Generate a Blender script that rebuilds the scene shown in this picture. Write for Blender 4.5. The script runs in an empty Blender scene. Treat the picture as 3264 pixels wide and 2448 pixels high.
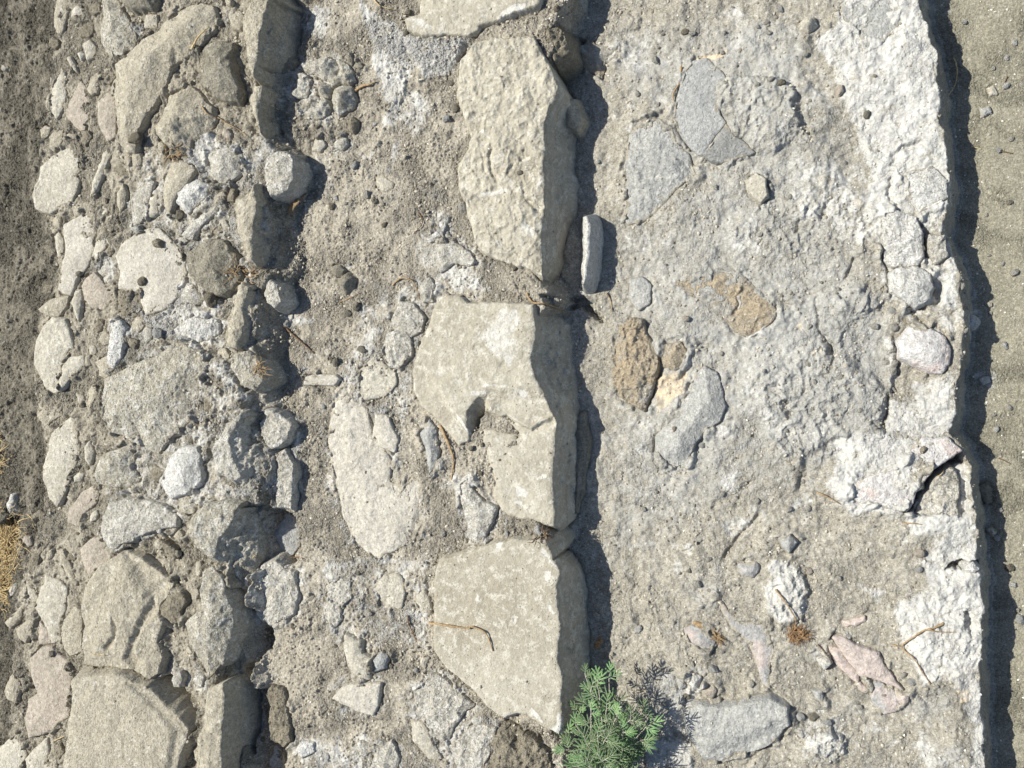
import bpy, math, random
import numpy as np
from mathutils import Vector, noise as mnoise

# ------------------------------------------------------------------ camera, world, sun, exposure
sc = bpy.context.scene
TILT = math.radians(15.0); DIST = 3.19; TANX = 1632.0/3190.0
CX, CZ = DIST*math.sin(TILT), DIST*math.cos(TILT)
SUN_EL = math.radians(52.0); SUN_AZ = math.radians(13.0)     # light comes from the left, a little from the top
EXPOSURE = 0.44
cam_d = bpy.data.cameras.new('camera'); cam = bpy.data.objects.new('camera', cam_d)
sc.collection.objects.link(cam); sc.camera = cam
cam.location = (CX, 0, CZ); cam.rotation_euler = (0, TILT, 0)
cam_d.sensor_width = 36.0; cam_d.lens = 18.0/TANX; cam_d.clip_start = 0.05; cam_d.clip_end = 500.0
world = bpy.data.worlds.new('World'); sc.world = world; world.use_nodes = True
wn = world.node_tree; bg = wn.nodes['Background']
sky = wn.nodes.new('ShaderNodeTexSky'); sky.sky_type = 'NISHITA'; sky.sun_disc = False
sky.sun_elevation = SUN_EL
sky.sun_rotation = math.radians(-90) + SUN_AZ
wn.links.new(sky.outputs[0], bg.inputs[0]); bg.inputs[1].default_value = 0.080
sun_d = bpy.data.lights.new('sun', 'SUN'); sun_d.energy = 4.7; sun_d.angle = math.radians(0.55); sun_d.color = (1.0, 0.960, 0.850)
sun = bpy.data.objects.new('sun', sun_d); sc.collection.objects.link(sun)
ldir = Vector((math.cos(SUN_AZ)*math.cos(SUN_EL), -math.sin(SUN_AZ)*math.cos(SUN_EL), -math.sin(SUN_EL)))
sun.rotation_euler = ldir.to_track_quat('-Z', 'Y').to_euler(); sun.location = (-3, 1, 4)
sc.view_settings.view_transform = 'Standard'; sc.view_settings.look = 'None'
sc.view_settings.exposure = EXPOSURE; sc.view_settings.gamma = 1.0

rng = np.random.default_rng(11)
random.seed(5)
C = sc.collection

# ------------------------------------------------------------------ photo pixels -> places on the wall
TILE = {'F': (0, 0, .6777), 'L0': (0, 0, 2.033), 'L1': (0, 816, 2.033), 'L2': (0, 1632, 2.033),
        'M0': (1000, 0, 2.033), 'M1': (1000, 816, 2.033), 'M2': (1000, 1632, 2.033),
        'R0': (2000, 0, 1.75), 'R1': (2000, 816, 1.75), 'R2': (2000, 1632, 1.75),
        'C': (800, 100, 3.318), 'P': (1750, 2048, 4.148), 'G': (2800, 1300, 2.765), 'H': (0, 1300, 2.371)}
def px(tile, pts):
    if isinstance(pts, str):
        pts = [tuple(float(v) for v in p.split(',')) for p in pts.split()]
    ox, oy, s = TILE[tile]
    a = np.array(pts, float)
    return np.stack([ox + a[:, 0]/s, oy + a[:, 1]/s], 1)
def unproj(p, z):
    """source pixels -> world xy on the height z (z may be an array)"""
    u = (p[:, 0]-1632)/1632*TANX; v = -(p[:, 1]-1224)/1632*TANX
    ct, st = math.cos(TILT), math.sin(TILT)
    dx = u*ct - st; dy = v; dz = -u*st - ct
    t = (z-CZ)/dz
    return np.stack([CX+dx*t, dy*t], 1)

# ------------------------------------------------------------------ noise on arrays
def _hash(ix, iy, seed):
    h = (ix.astype(np.uint32)*np.uint32(374761393) + iy.astype(np.uint32)*np.uint32(668265263) + np.uint32((seed*2246822519) & 0xffffffff))
    h ^= h >> np.uint32(13); h *= np.uint32(1274126177); h ^= h >> np.uint32(16); h *= np.uint32(2654435761); h ^= h >> np.uint32(15)
    return h
def perlin(x, y, seed=0):
    x = x.astype(np.float32); y = y.astype(np.float32)
    xf = np.floor(x); yf = np.floor(y); ix = xf.astype(np.int64); iy = yf.astype(np.int64)
    fx = x-xf; fy = y-yf
    ux = fx*fx*fx*(fx*(fx*6-15)+10); uy = fy*fy*fy*(fy*(fy*6-15)+10)
    def g(dx, dy):
        a = (_hash(ix+dx, iy+dy, seed) & np.uint32(4095)).astype(np.float32)*np.float32(2*math.pi/4096)
        return np.cos(a)*(fx-dx) + np.sin(a)*(fy-dy)
    a = g(0, 0); b = g(1, 0); c = g(0, 1); d = g(1, 1)
    return (a+(b-a)*ux + ((c+(d-c)*ux)-(a+(b-a)*ux))*uy)*1.5
def fbm(x, y, scale, octv=4, seed=0, gain=.5):
    """scale: size in metres of the largest feature; result about -1..1"""
    r = 0; a = 1.0; n = 0; f = 1.0/scale
    for i in range(octv):
        r = r + a*perlin(x*f+17.3*i, y*f-9.1*i, seed+i*7); n += a; a *= gain; f *= 2.03
    return r/n*1.6
def ridge(x, y, scale, octv=3, seed=0):
    r = 0; a = 1.0; n = 0; f = 1.0/scale
    for i in range(octv):
        r = r + a*(1-2*np.abs(perlin(x*f+5.3*i, y*f+3.1*i, seed+i*13))); n += a; a *= .5; f *= 2.1
    return r/n
def rnd(ix, iy, seed):
    return (_hash(ix, iy, seed) & np.uint32(65535)).astype(np.float32)/65535.0
def domes(x, y, cell, rmin, rmax, dens, seed, flat=1.0):
    """little lumps of earth or stone: one per lattice cell at random"""
    cx = np.floor(x/cell).astype(np.int64); cy = np.floor(y/cell).astype(np.int64)
    out = np.zeros_like(x, dtype=np.float32)
    for dx in (-1, 0, 1):
        for dy in (-1, 0, 1):
            ix = cx+dx; iy = cy+dy
            keep = rnd(ix, iy, seed) < dens
            r = rmin+(rmax-rmin)*rnd(ix, iy, seed+1)**2
            px_ = (ix+rnd(ix, iy, seed+2))*cell; py_ = (iy+rnd(ix, iy, seed+3))*cell
            k = .7+.6*rnd(ix, iy, seed+4)
            d2 = ((x-px_)*k)**2+((y-py_)/k)**2
            h = np.sqrt(np.maximum(r*r-d2, 0))
            out = np.maximum(out, np.where(keep, h, 0))
    return out*flat
def conch(x, y, cell, depth, seed):
    """scalloped chips with sharp creases between them, as on broken stone"""
    q = depth/(cell*.5)**2; cx = np.floor(x/cell).astype(np.int64); cy = np.floor(y/cell).astype(np.int64)
    out = np.full(x.shape, 1e9, np.float32)
    for dx in (-1, 0, 1):
        for dy in (-1, 0, 1):
            ix = cx+dx; iy = cy+dy
            ax = (ix+.1+.8*rnd(ix, iy, seed))*cell; ay = (iy+.1+.8*rnd(ix, iy, seed+1))*cell
            gx = (rnd(ix, iy, seed+2)-.5)*2.2*depth/cell; gy = (rnd(ix, iy, seed+3)-.5)*2.2*depth/cell
            ux = x-ax; uy = y-ay
            out = np.minimum(out, q*(ux*ux+uy*uy)+gx*ux+gy*uy+depth*.8*rnd(ix, iy, seed+4))
    return (out-depth*.6).astype(np.float32)
def sst(a, b, x):
    t = np.clip((x-a)/(b-a), 0, 1); return t*t*(3-2*t)
def sdf(X, Y, P):
    """signed distance to polygon, inside positive"""
    d = np.full(X.shape, 1e9, np.float32); ins = np.zeros(X.shape, bool)
    n = len(P)
    for i in range(n):
        ax, ay = P[i]; bx, by = P[(i+1) % n]
        ex, ey = bx-ax, by-ay; wx = X-ax; wy = Y-ay
        t = np.clip((wx*ex+wy*ey)/(ex*ex+ey*ey+1e-12), 0, 1)
        d = np.minimum(d, (wx-ex*t)**2+(wy-ey*t)**2)
        c = ((ay > Y) != (by > Y))
        with np.errstate(divide='ignore', invalid='ignore'):
            ins ^= c & (X < (bx-ax)*(Y-ay)/((by-ay) if by != ay else 1e-9)+ax)
    d = np.sqrt(d)
    return np.where(ins, d, -d)
def pdist(X, Y, P):
    d = np.full(X.shape, 1e9, np.float32)
    for i in range(len(P)-1):
        ax, ay = P[i]; bx, by = P[i+1]; ex, ey = bx-ax, by-ay; wx = X-ax; wy = Y-ay
        t = np.clip((wx*ex+wy*ey)/(ex*ex+ey*ey+1e-12), 0, 1)
        d = np.minimum(d, (wx-ex*t)**2+(wy-ey*t)**2)
    return np.sqrt(d)

# ------------------------------------------------------------------ the common grid
G = 0.0026
fx_ = np.arange(-2.06, 1.62, G); fy_ = np.arange(-1.47, 1.47, G)
grow = np.cumsum(G*1.45**np.arange(1, 28))
grow = np.concatenate([grow, [grow[-1]*1.6]])
NL = len(grow)
xs = np.concatenate([fx_[0]-grow[::-1], fx_, fx_[-1]+grow]).astype(np.float32)
ys = np.concatenate([fy_[0]-grow[::-1], fy_, fy_[-1]+grow]).astype(np.float32)
X, Y = np.meshgrid(xs, ys)           # [j, i]
NX, NY = len(xs), len(ys)
def gi(x): return int(np.clip(NL+(x-fx_[0])/G, 0, NX-1))
def gj(y): return int(np.clip(NL+(y-fy_[0])/G, 0, NY-1))
def crop(P, m):
    i0 = gi(P[:, 0].min()-m); i1 = gi(P[:, 0].max()+m)+1; j0 = gj(P[:, 1].min()-m); j1 = gj(P[:, 1].max()+m)+1
    return slice(j0, max(j1, j0+3)), slice(i0, max(i1, i0+3))
# gentle warp shared by every outline so that edges come out chipped, not drawn
WX = (.0065*fbm(X, Y, .06, 2, 101)+.0035*fbm(X, Y, .020, 3, 103, .65)).astype(np.float32)
WY = (.0065*fbm(X, Y, .06, 2, 107)+.0035*fbm(X, Y, .020, 3, 109, .65)).astype(np.float32)
damp = np.clip(1-(np.maximum(np.abs(X+.22)-2.0, 0)+np.maximum(np.abs(Y)-1.6, 0))/1.0, 0, 1)
WX *= damp; WY *= damp
# ------------------------------------------------------------------ the levels of the stepped wall
Z_UP, Z_LEDGE, Z_PLAT, Z_GROUND = .090, 0.0, -.145, -.288
def edge(pts, z):
    p = unproj(px('F', pts), z); o = np.argsort(p[:, 1]); return p[o]
def ex(e, Yw): return np.interp(Yw, e[:, 1], e[:, 0]).astype(np.float32)
E0 = edge("118,0 112,70 112,150 90,280 60,420 100,480 118,560 112,640 70,700 66,860 90,950 88,1060 84,1120 52,1200 22,1330 10,1450 8,1560 0,1659", .03)
E1 = edge("570,0 560,200 545,280 600,330 620,400 596,420 585,480 592,520 596,590 560,640 560,740 548,800 545,900 560,960 570,1040 552,1110 530,1160 528,1300 510,1400 522,1450 520,1560 515,1659", Z_UP-.02)
E2 = edge("1215,0 1190,60 1195,110 1120,200 1120,540 1175,625 1195,650 1110,720 1120,1100 1180,1150 1190,1180 1140,1240 1140,1500 1190,1580 1215,1659", 0)
E3 = edge("1982,0 2003,60 2022,130 2032,200 2034,260 2044,330 2052,400 2040,470 2034,505 2056,545 2078,600 2082,680 2078,760 2066,820 2065,880 2052,935 2078,965 2093,1010 2106,1090 2114,1150 2114,1220 2122,1260 2120,1330 2116,1420 2120,1500 2122,1580 2126,1659", Z_PLAT)
Yw = Y+WY; Xw = X+WX
e0 = ex(E0, Yw); e1 = ex(E1, Yw); e2 = ex(E2, Yw); e3 = ex(E3, Yw)
d0 = Xw-e0; d1 = Xw-e1; d2 = Xw-e2; d3 = Xw-e3
B1, B2, B3 = .070, .05, .052
face3 = np.clip((d3+.004)/B3, 0, 1)
up = np.interp(d1, [-3, -1.25, -.95, -.55, -.12, 0], [-.20, -.09, .0, .065, Z_UP, Z_UP]).astype(np.float32)
up = up - .035*sst(.0, .16, -d0)*(d0 < 0)
MAC = np.where(d1 < 0, up, Z_UP+(Z_LEDGE-Z_UP)*np.clip(d1/B1, 0, 1))
MAC = MAC+(Z_PLAT-.01-Z_LEDGE)*sst(0, B2, d2)
MAC = MAC+.012*sst(.15, .5, d2)
MAC = MAC+(Z_GROUND-Z_PLAT)*(face3**1.25)
w_soil = sst(.02, -.03, d0); w_up = (1-w_soil)*sst(.03, -.01, d1)
w_led = sst(-.01, .03, d1)*sst(.03, 0, d2); w_pl = sst(0, .04, d2)*sst(.03, 0, d3); w_gr = sst(.03, .07, d3)
T = MAC.astype(np.float32).copy()
# broad relief
T += (.006*w_led+.010*w_pl+.014*w_up+.012*w_soil+.004*w_gr)*fbm(X, Y, .22, 3, 1)
T += (.0070*w_led+.0075*w_pl+.010*w_up+.012*w_soil+.0018*w_gr)*fbm(X, Y, .055, 3, 5)
T += (.0012*w_led+.0022*w_pl+.002*w_up+.0035*w_soil+.0008*w_gr)*fbm(X, Y, .016, 3, 9)
rg = ridge(X+2*WX, Y+2*WY, .09, 3, 21)
T += w_pl*.003*np.clip(rg, -1, .55)
xq = X+1.5*WX; yq = Y+1.5*WY
T += (w_pl*.38+w_up*.5+w_led*.3)*conch(xq, yq, .052, .0042, 701)
T += w_pl*.010*fbm(X, Y, .30, 2, 705)
T += (w_pl*.25+w_up*.7+w_led*.35+w_soil*.6)*conch(xq, yq, .017, .0019, 711)

# relief drawn from the photograph: (tile, outline, height change, softness)
def relief(tile, pts, dz, soft=.012, dome=0, rough=0, seed=3, zref=None):
    p0 = px(tile, pts); z = zref
    if z is None:
        c = unproj(p0.mean(0)[None], 0)[0]
        for _ in range(2):
            z = float(MAC[gj(c[1]), gi(c[0])]); c = unproj(p0.mean(0)[None], z)[0]
    P = unproj(p0, z); s = crop(P, .05+soft*2)
    d = sdf(X[s]+1.4*WX[s], Y[s]+1.4*WY[s], P)
    t = sst(-soft, soft, d)
    v = dz*t
    if dome: v = v+dome*np.sqrt(np.clip(d/max(d.max(), 1e-4), 0, 1))
    if rough: v = v+t*rough*(.7*fbm(X[s], Y[s], .035, 5, seed, .62)+.55*conch(X[s]+2*WX[s], Y[s]+2*WY[s], .026, 1, seed+4))
    T[s] += v
    return s, t, P
def crack(tile, pts, depth, width=.006, step=0):
    """groove; step>0 also drops the right-hand side"""
    p0 = px(tile, pts); c = unproj(p0.mean(0)[None], 0)[0]; z = float(MAC[gj(c[1]), gi(c[0])])
    P = unproj(p0, z); s = crop(P, .08)
    d = pdist(X[s]+1.3*WX[s], Y[s]+1.3*WY[s], P)
    T[s] -= depth*np.exp(-(d/width)**2)
    if step:
        xl = np.interp(Y[s], P[::-1, 1] if P[0, 1] > P[-1, 1] else P[:, 1], P[::-1, 0] if P[0, 1] > P[-1, 1] else P[:, 0])
        sd = X[s]+1.3*WX[s]-xl
        T[s] += step*np.exp(-(d/.035)**2)*np.where(sd < 0, 1, 0)
# shadowed trench beside the upper terrace, and the hollows under its stones
relief('F', "528,1130 555,1090 590,1085 640,1120 645,1200 632,1225 590,1215 560,1230 548,1300 590,1330 585,1400 545,1440 552,1480 600,1500 612,1560 610,1680 522,1680 520,1450 510,1400 530,1330", -.055, .008)
relief('F', "520,1440 545,1440 548,1560 535,1640 520,1600", -.09, .006)
relief('F', "608,0 690,0 650,60 640,110 612,150", -.03, .012)
relief('F', "600,400 640,440 632,560 600,620 590,560", -.02, .014)
relief('L1', "1600,600 1680,640 1730,740 1700,900 1750,1200 1760,1480 1680,1300 1640,900", -.02, .015)
# joints between the dressed blocks
relief('F', "1180,640 1250,640 1290,690 1240,660 1190,668", -.05, .008)
relief('F', "1190,70 1250,60 1245,130 1210,110", -.03, .01)
relief('M1', "1000,1150 985,1010 1060,915 1115,915 1140,1000 1230,1050 1330,1120 1340,1165 1230,1150 1130,1135 1075,1140 1010,1200", .0, .006)
# platform: rough mounds, scarps, hollows
relief('R0', "480,470 560,430 700,420 860,440 940,500 950,620 1000,740 900,800 780,850 700,830 640,760 560,720 520,620", .014, .012, dome=.012, rough=.006)
relief('R0', "930,480 985,560 985,680 1025,755 960,720 930,600", -.018, .008)
relief('R0', "1050,230 1100,280 1150,340 1140,420 1200,500 1240,620 1300,740 1330,860 1150,900 1120,780 1140,650 1100,520 980,420 960,330", -.010, .02)
relief('R0', "840,1010 960,1000 980,1060 880,1110 830,1080", -.008, .012)
relief('R0', "0,80 60,110 70,160 20,170 -100,200 -100,120", .012, .008)
relief('R0', "1000,800 1240,1050 1440,1240 1440,1428 600,1428 560,1280 800,1120 1000,1040", .008, .03, rough=.007, seed=31)
relief('R1', "700,650 900,560 1080,480 1200,560 1430,760 1420,1000 1200,1050 980,1180 820,1150 760,950 720,800", .010, .02, rough=.008, seed=41)
relief('R1', "1060,230 1180,180 1300,160 1400,260 1340,340 1240,380 1180,500 1080,420", .008, .01, dome=.006, rough=.005, seed=43)
relief('R1', "1270,420 1430,450 1450,640 1440,740 1300,620", -.012, .014)
relief('R1', "380,470 640,480 720,560 680,660 560,760 540,640 460,590 380,560", -.010, .015)
relief('R1', "620,880 760,940 740,1020 640,980", -.008, .014)
relief('R1', "500,1060 640,1110 640,1190 520,1170", -.007, .012)
relief('R1', "1440,740 1520,620 1720,640 1700,760 1500,780", -.010, .014)
relief('R1', "1740,1080 1860,1085 1900,1140 1920,1440 1560,1440 1600,1360 1700,1230", -.04, .006)
relief('R1', "1720,1190 1860,1120 1880,1150 1800,1180 1720,1240 1640,1330 1580,1440 1545,1440 1600,1320", -.05, .006)
relief('R1', "1120,1200 1240,1060 1440,980 1640,1010 1700,1010 1880,1080 1780,1150 1650,1270 1580,1440 1240,1440 1100,1320", .020, .03)
relief('R1', "1700,120 1770,160 1740,270 1640,300 1680,240", -.025, .008)
relief('R0', "1640,1240 1730,1320 1700,1428 1640,1428", -.03, .008)
relief('R2', "1780,315 1850,270 1960,285 1965,310 1850,312", -.07, .005)
relief('R2', "1000,420 1480,380 1450,540 1340,600 1180,660 1040,600", -.008, .02)
relief('R2', "800,270 900,260 980,320 1010,440 960,600 850,640 780,560 770,470", .010, .012, dome=.008, rough=.008, seed=51)
relief('R2', "940,1220 1080,1200 1220,1260 1180,1370 1080,1390 1010,1320", .012, .01, dome=.01, rough=.008, seed=53)
relief('R2', "60,960 200,920 300,1000 300,1240 120,1300 60,1160", .010, .02, rough=.008, seed=55)
relief('R2', "100,1260 320,1280 380,1420 100,1440", .006, .015, rough=.009, seed=57)
relief('R2', "560,60 740,60 720,160 600,220 540,260", -.01, .012)
relief('R2', "0,380 300,480 400,600 300,700 0,640", .0, .03, rough=.005, seed=59)
relief('R2', "1480,400 1900,340 1960,600 1900,800 1880,1400 1700,1440 1760,1100 1640,980 1520,760", .012, .03, rough=.004, seed=61)
relief('R2', "1885,560 1925,540 1945,620 1900,690", -.03, .01)
relief('R1', "1500,380 1560,300 1640,290 1840,300 1840,460 1770,440 1700,400", -.012, .012, rough=.006, seed=63)
for a in [("R1", "1225,130 1255,80 1260,10", .016, .006), ("R1", "1060,235 1070,330 1075,410 1110,470 1150,520 1170,575 1130,640 1085,660", .013, .006),
          ("R1", "1140,480 1155,545", .02, .009), ("R1", "890,810 910,890", .022, .008), ("R1", "720,690 860,790 900,900 980,760 1000,680", .008, .008),
          ("R1", "1460,780 1450,860 1430,930 1425,970", .02, .006), ("R1", "1220,1025 1110,1060 1040,1085 1000,1140 985,1200 960,1290", .018, .010),
          ("R1", "1420,0 1460,110 1465,230", .022, .007), ("R1", "1600,310 1660,370 1700,415", .02, .007), ("R1", "1500,500 1505,640 1500,760", .016, .010),
          ("R1", "160,1040 155,1120 165,1190", .012, .005), ("R1", "380,640 340,740 330,790", .010, .008), ("R1", "650,180 610,220 620,270 590,320", .014, .006),
          ("R1", "140,540 190,620 150,720 110,830", .02, .009), ("R1", "480,1400 700,1260", .010, .008), ("R1", "620,1340 690,1270", .012, .006),
          ("R0", "410,860 480,770 545,690", .02, .004), ("R0", "1860,0 1860,10", .001, .01), ("R0", "1480,920 1540,830 1640,790", .016, .008),
          ("R0", "1080,1230 1120,1130 1140,1100", .012, .007), ("R0", "1460,1000 1480,1120 1500,1200 1560,1230", .014, .006), ("R0", "960,1230 950,1290", .014, .006),
          ("R0", "640,770 690,750 690,680", .010, .007), ("R0", "520,700 500,560", .01, .006), ("R2", "540,260 620,140 730,30", .014, .008), ("R2", "300,240 430,160", .010, .006),
          ("R2", "1310,1160 1190,1180", .0, .01), ("R2", "1640,1020 1700,1090", .01, .01), ("R2", "660,1420 740,1330 860,1240", .012, .008),
          ("M0", "940,390 1000,310 1050,240", .014, .009), ("M0", "620,500 640,420 600,330", .008, .008), ("M1", "250,1040 300,920 330,860", .006, .006)]:
    crack(*a)
# ledge: mounds of crumbly earth, a lime patch with relief
relief('C', "90,480 300,430 480,380 620,450 700,700 560,860 640,1000 620,1150 520,1200 300,1180 200,1000 240,780", .012, .02, rough=.007, seed=71)
relief('C', "500,150 700,60 780,200 700,260 520,300", .008, .02, rough=.010, seed=73)
relief('C', "720,860 860,900 880,1000 830,1150 700,1150 650,1000", .012, .012, rough=.004, seed=74)
relief('M0', "380,250 600,230 1000,230 940,370 860,480 740,500 620,600 560,680 450,700 440,600 380,400", .006, .01, rough=.004, seed=75)
relief('M0', "560,560 760,600 780,720 720,860 560,820 460,840 480,740", .006, .012, rough=.004, seed=77)
relief('L1', "1000,500 1100,440 1300,540 1000,620", .008, .02, rough=.004, seed=79)
relief('L1', "1330,640 1500,680 1540,860 1640,880 1520,1020 1400,1140 1380,1250 1230,1200 1220,1000 1310,820", .012, .02, rough=.008, seed=81)
relief('L0', "1080,420 1220,330 1300,460 1320,600 1440,680 1460,800 1360,860 1220,560 1100,520", -.012, .02, rough=.006, seed=83)
relief('L0', "880,820 980,700 980,900 1100,980 1160,1040 1000,1100 880,990", -.014, .015, rough=.006, seed=85)
relief('L0', "1400,0 1560,0 1580,300 1640,560 1620,760 1700,920 1600,1000 1420,900 1460,720 1560,640 1560,360 1420,240", -.010, .015, rough=.005, seed=87)
relief('L0', "1180,1240 1560,1080 1540,1280 1500,1480 1340,1540 1120,1600 1020,1440 1100,1380", -.006, .02, rough=.005, seed=89)
relief('L2', "760,210 1100,130 1240,280 1300,380 1180,520 980,340 780,260", -.016, .015, rough=.005, seed=91)
relief('L2', "1030,740 1180,740 1280,1060 1310,1120 1290,1260 1180,1230 1000,1100 1030,1000 1000,860", -.016, .015, rough=.005, seed=93)
relief('L2', "970,1140 1080,1060 1290,1250 1280,1420 1180,1480 1140,1380 1060,1290", -.045, .006)
relief('L2', "1180,1490 1270,1480 1290,1660 1130,1700", -.03, .01, rough=.01, seed=95)
relief('L2', "0,0 200,60 200,300 100,480 0,640", -.012, .02)
relief('H', "640,250 720,260 700,350 650,420", -.012, .012)
relief('M2', "590,860 690,900 660,1020 560,960", -.006, .012)
relief('M2', "1200,1400 1280,1300 1440,1400 1590,1470 1600,1700 1240,1700", -.02, .015, rough=.012, seed=97)
# crumbs and clods of earth, part of the ground itself
crumb = domes(X, Y, .009, .0020, .0055, .6, 301) + .7*domes(X, Y, .0072, .0018, .0036, .6, 305)+.5*domes(X, Y, .017, .003, .009, .4, 307)
clod = np.maximum(domes(X+.7*WX, Y+.7*WY, .030, .005, .015, .42, 311, .8), w_soil*domes(X+.7*WX, Y+.7*WY, .021, .004, .012, .7, 313, .9))
clod2 = domes(X+.5*WX, Y+.5*WY, .055, .010, .026, .35, 317, .6)
patchy = sst(-.15, .45, fbm(X, Y, .16, 3, 33))
T += (w_led*(.65+.75*patchy)+w_pl*(.08+.45*patchy)+w_up*.75+w_soil*.9+w_gr*.6*(.3+.7*patchy))*crumb
T += (w_led*.45*patchy+w_pl*.06*patchy+w_up*.24+w_soil*.62+w_gr*.03)*clod
T += (w_up*.12+w_soil*.5)*clod2
# the sheer faces are only lightly roughened
fm = (face3 > 0)*(face3 < 1)
T += fm*(.006*fbm(X, Y*1.0, .05, 3, 35))
MACS = MAC

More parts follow.
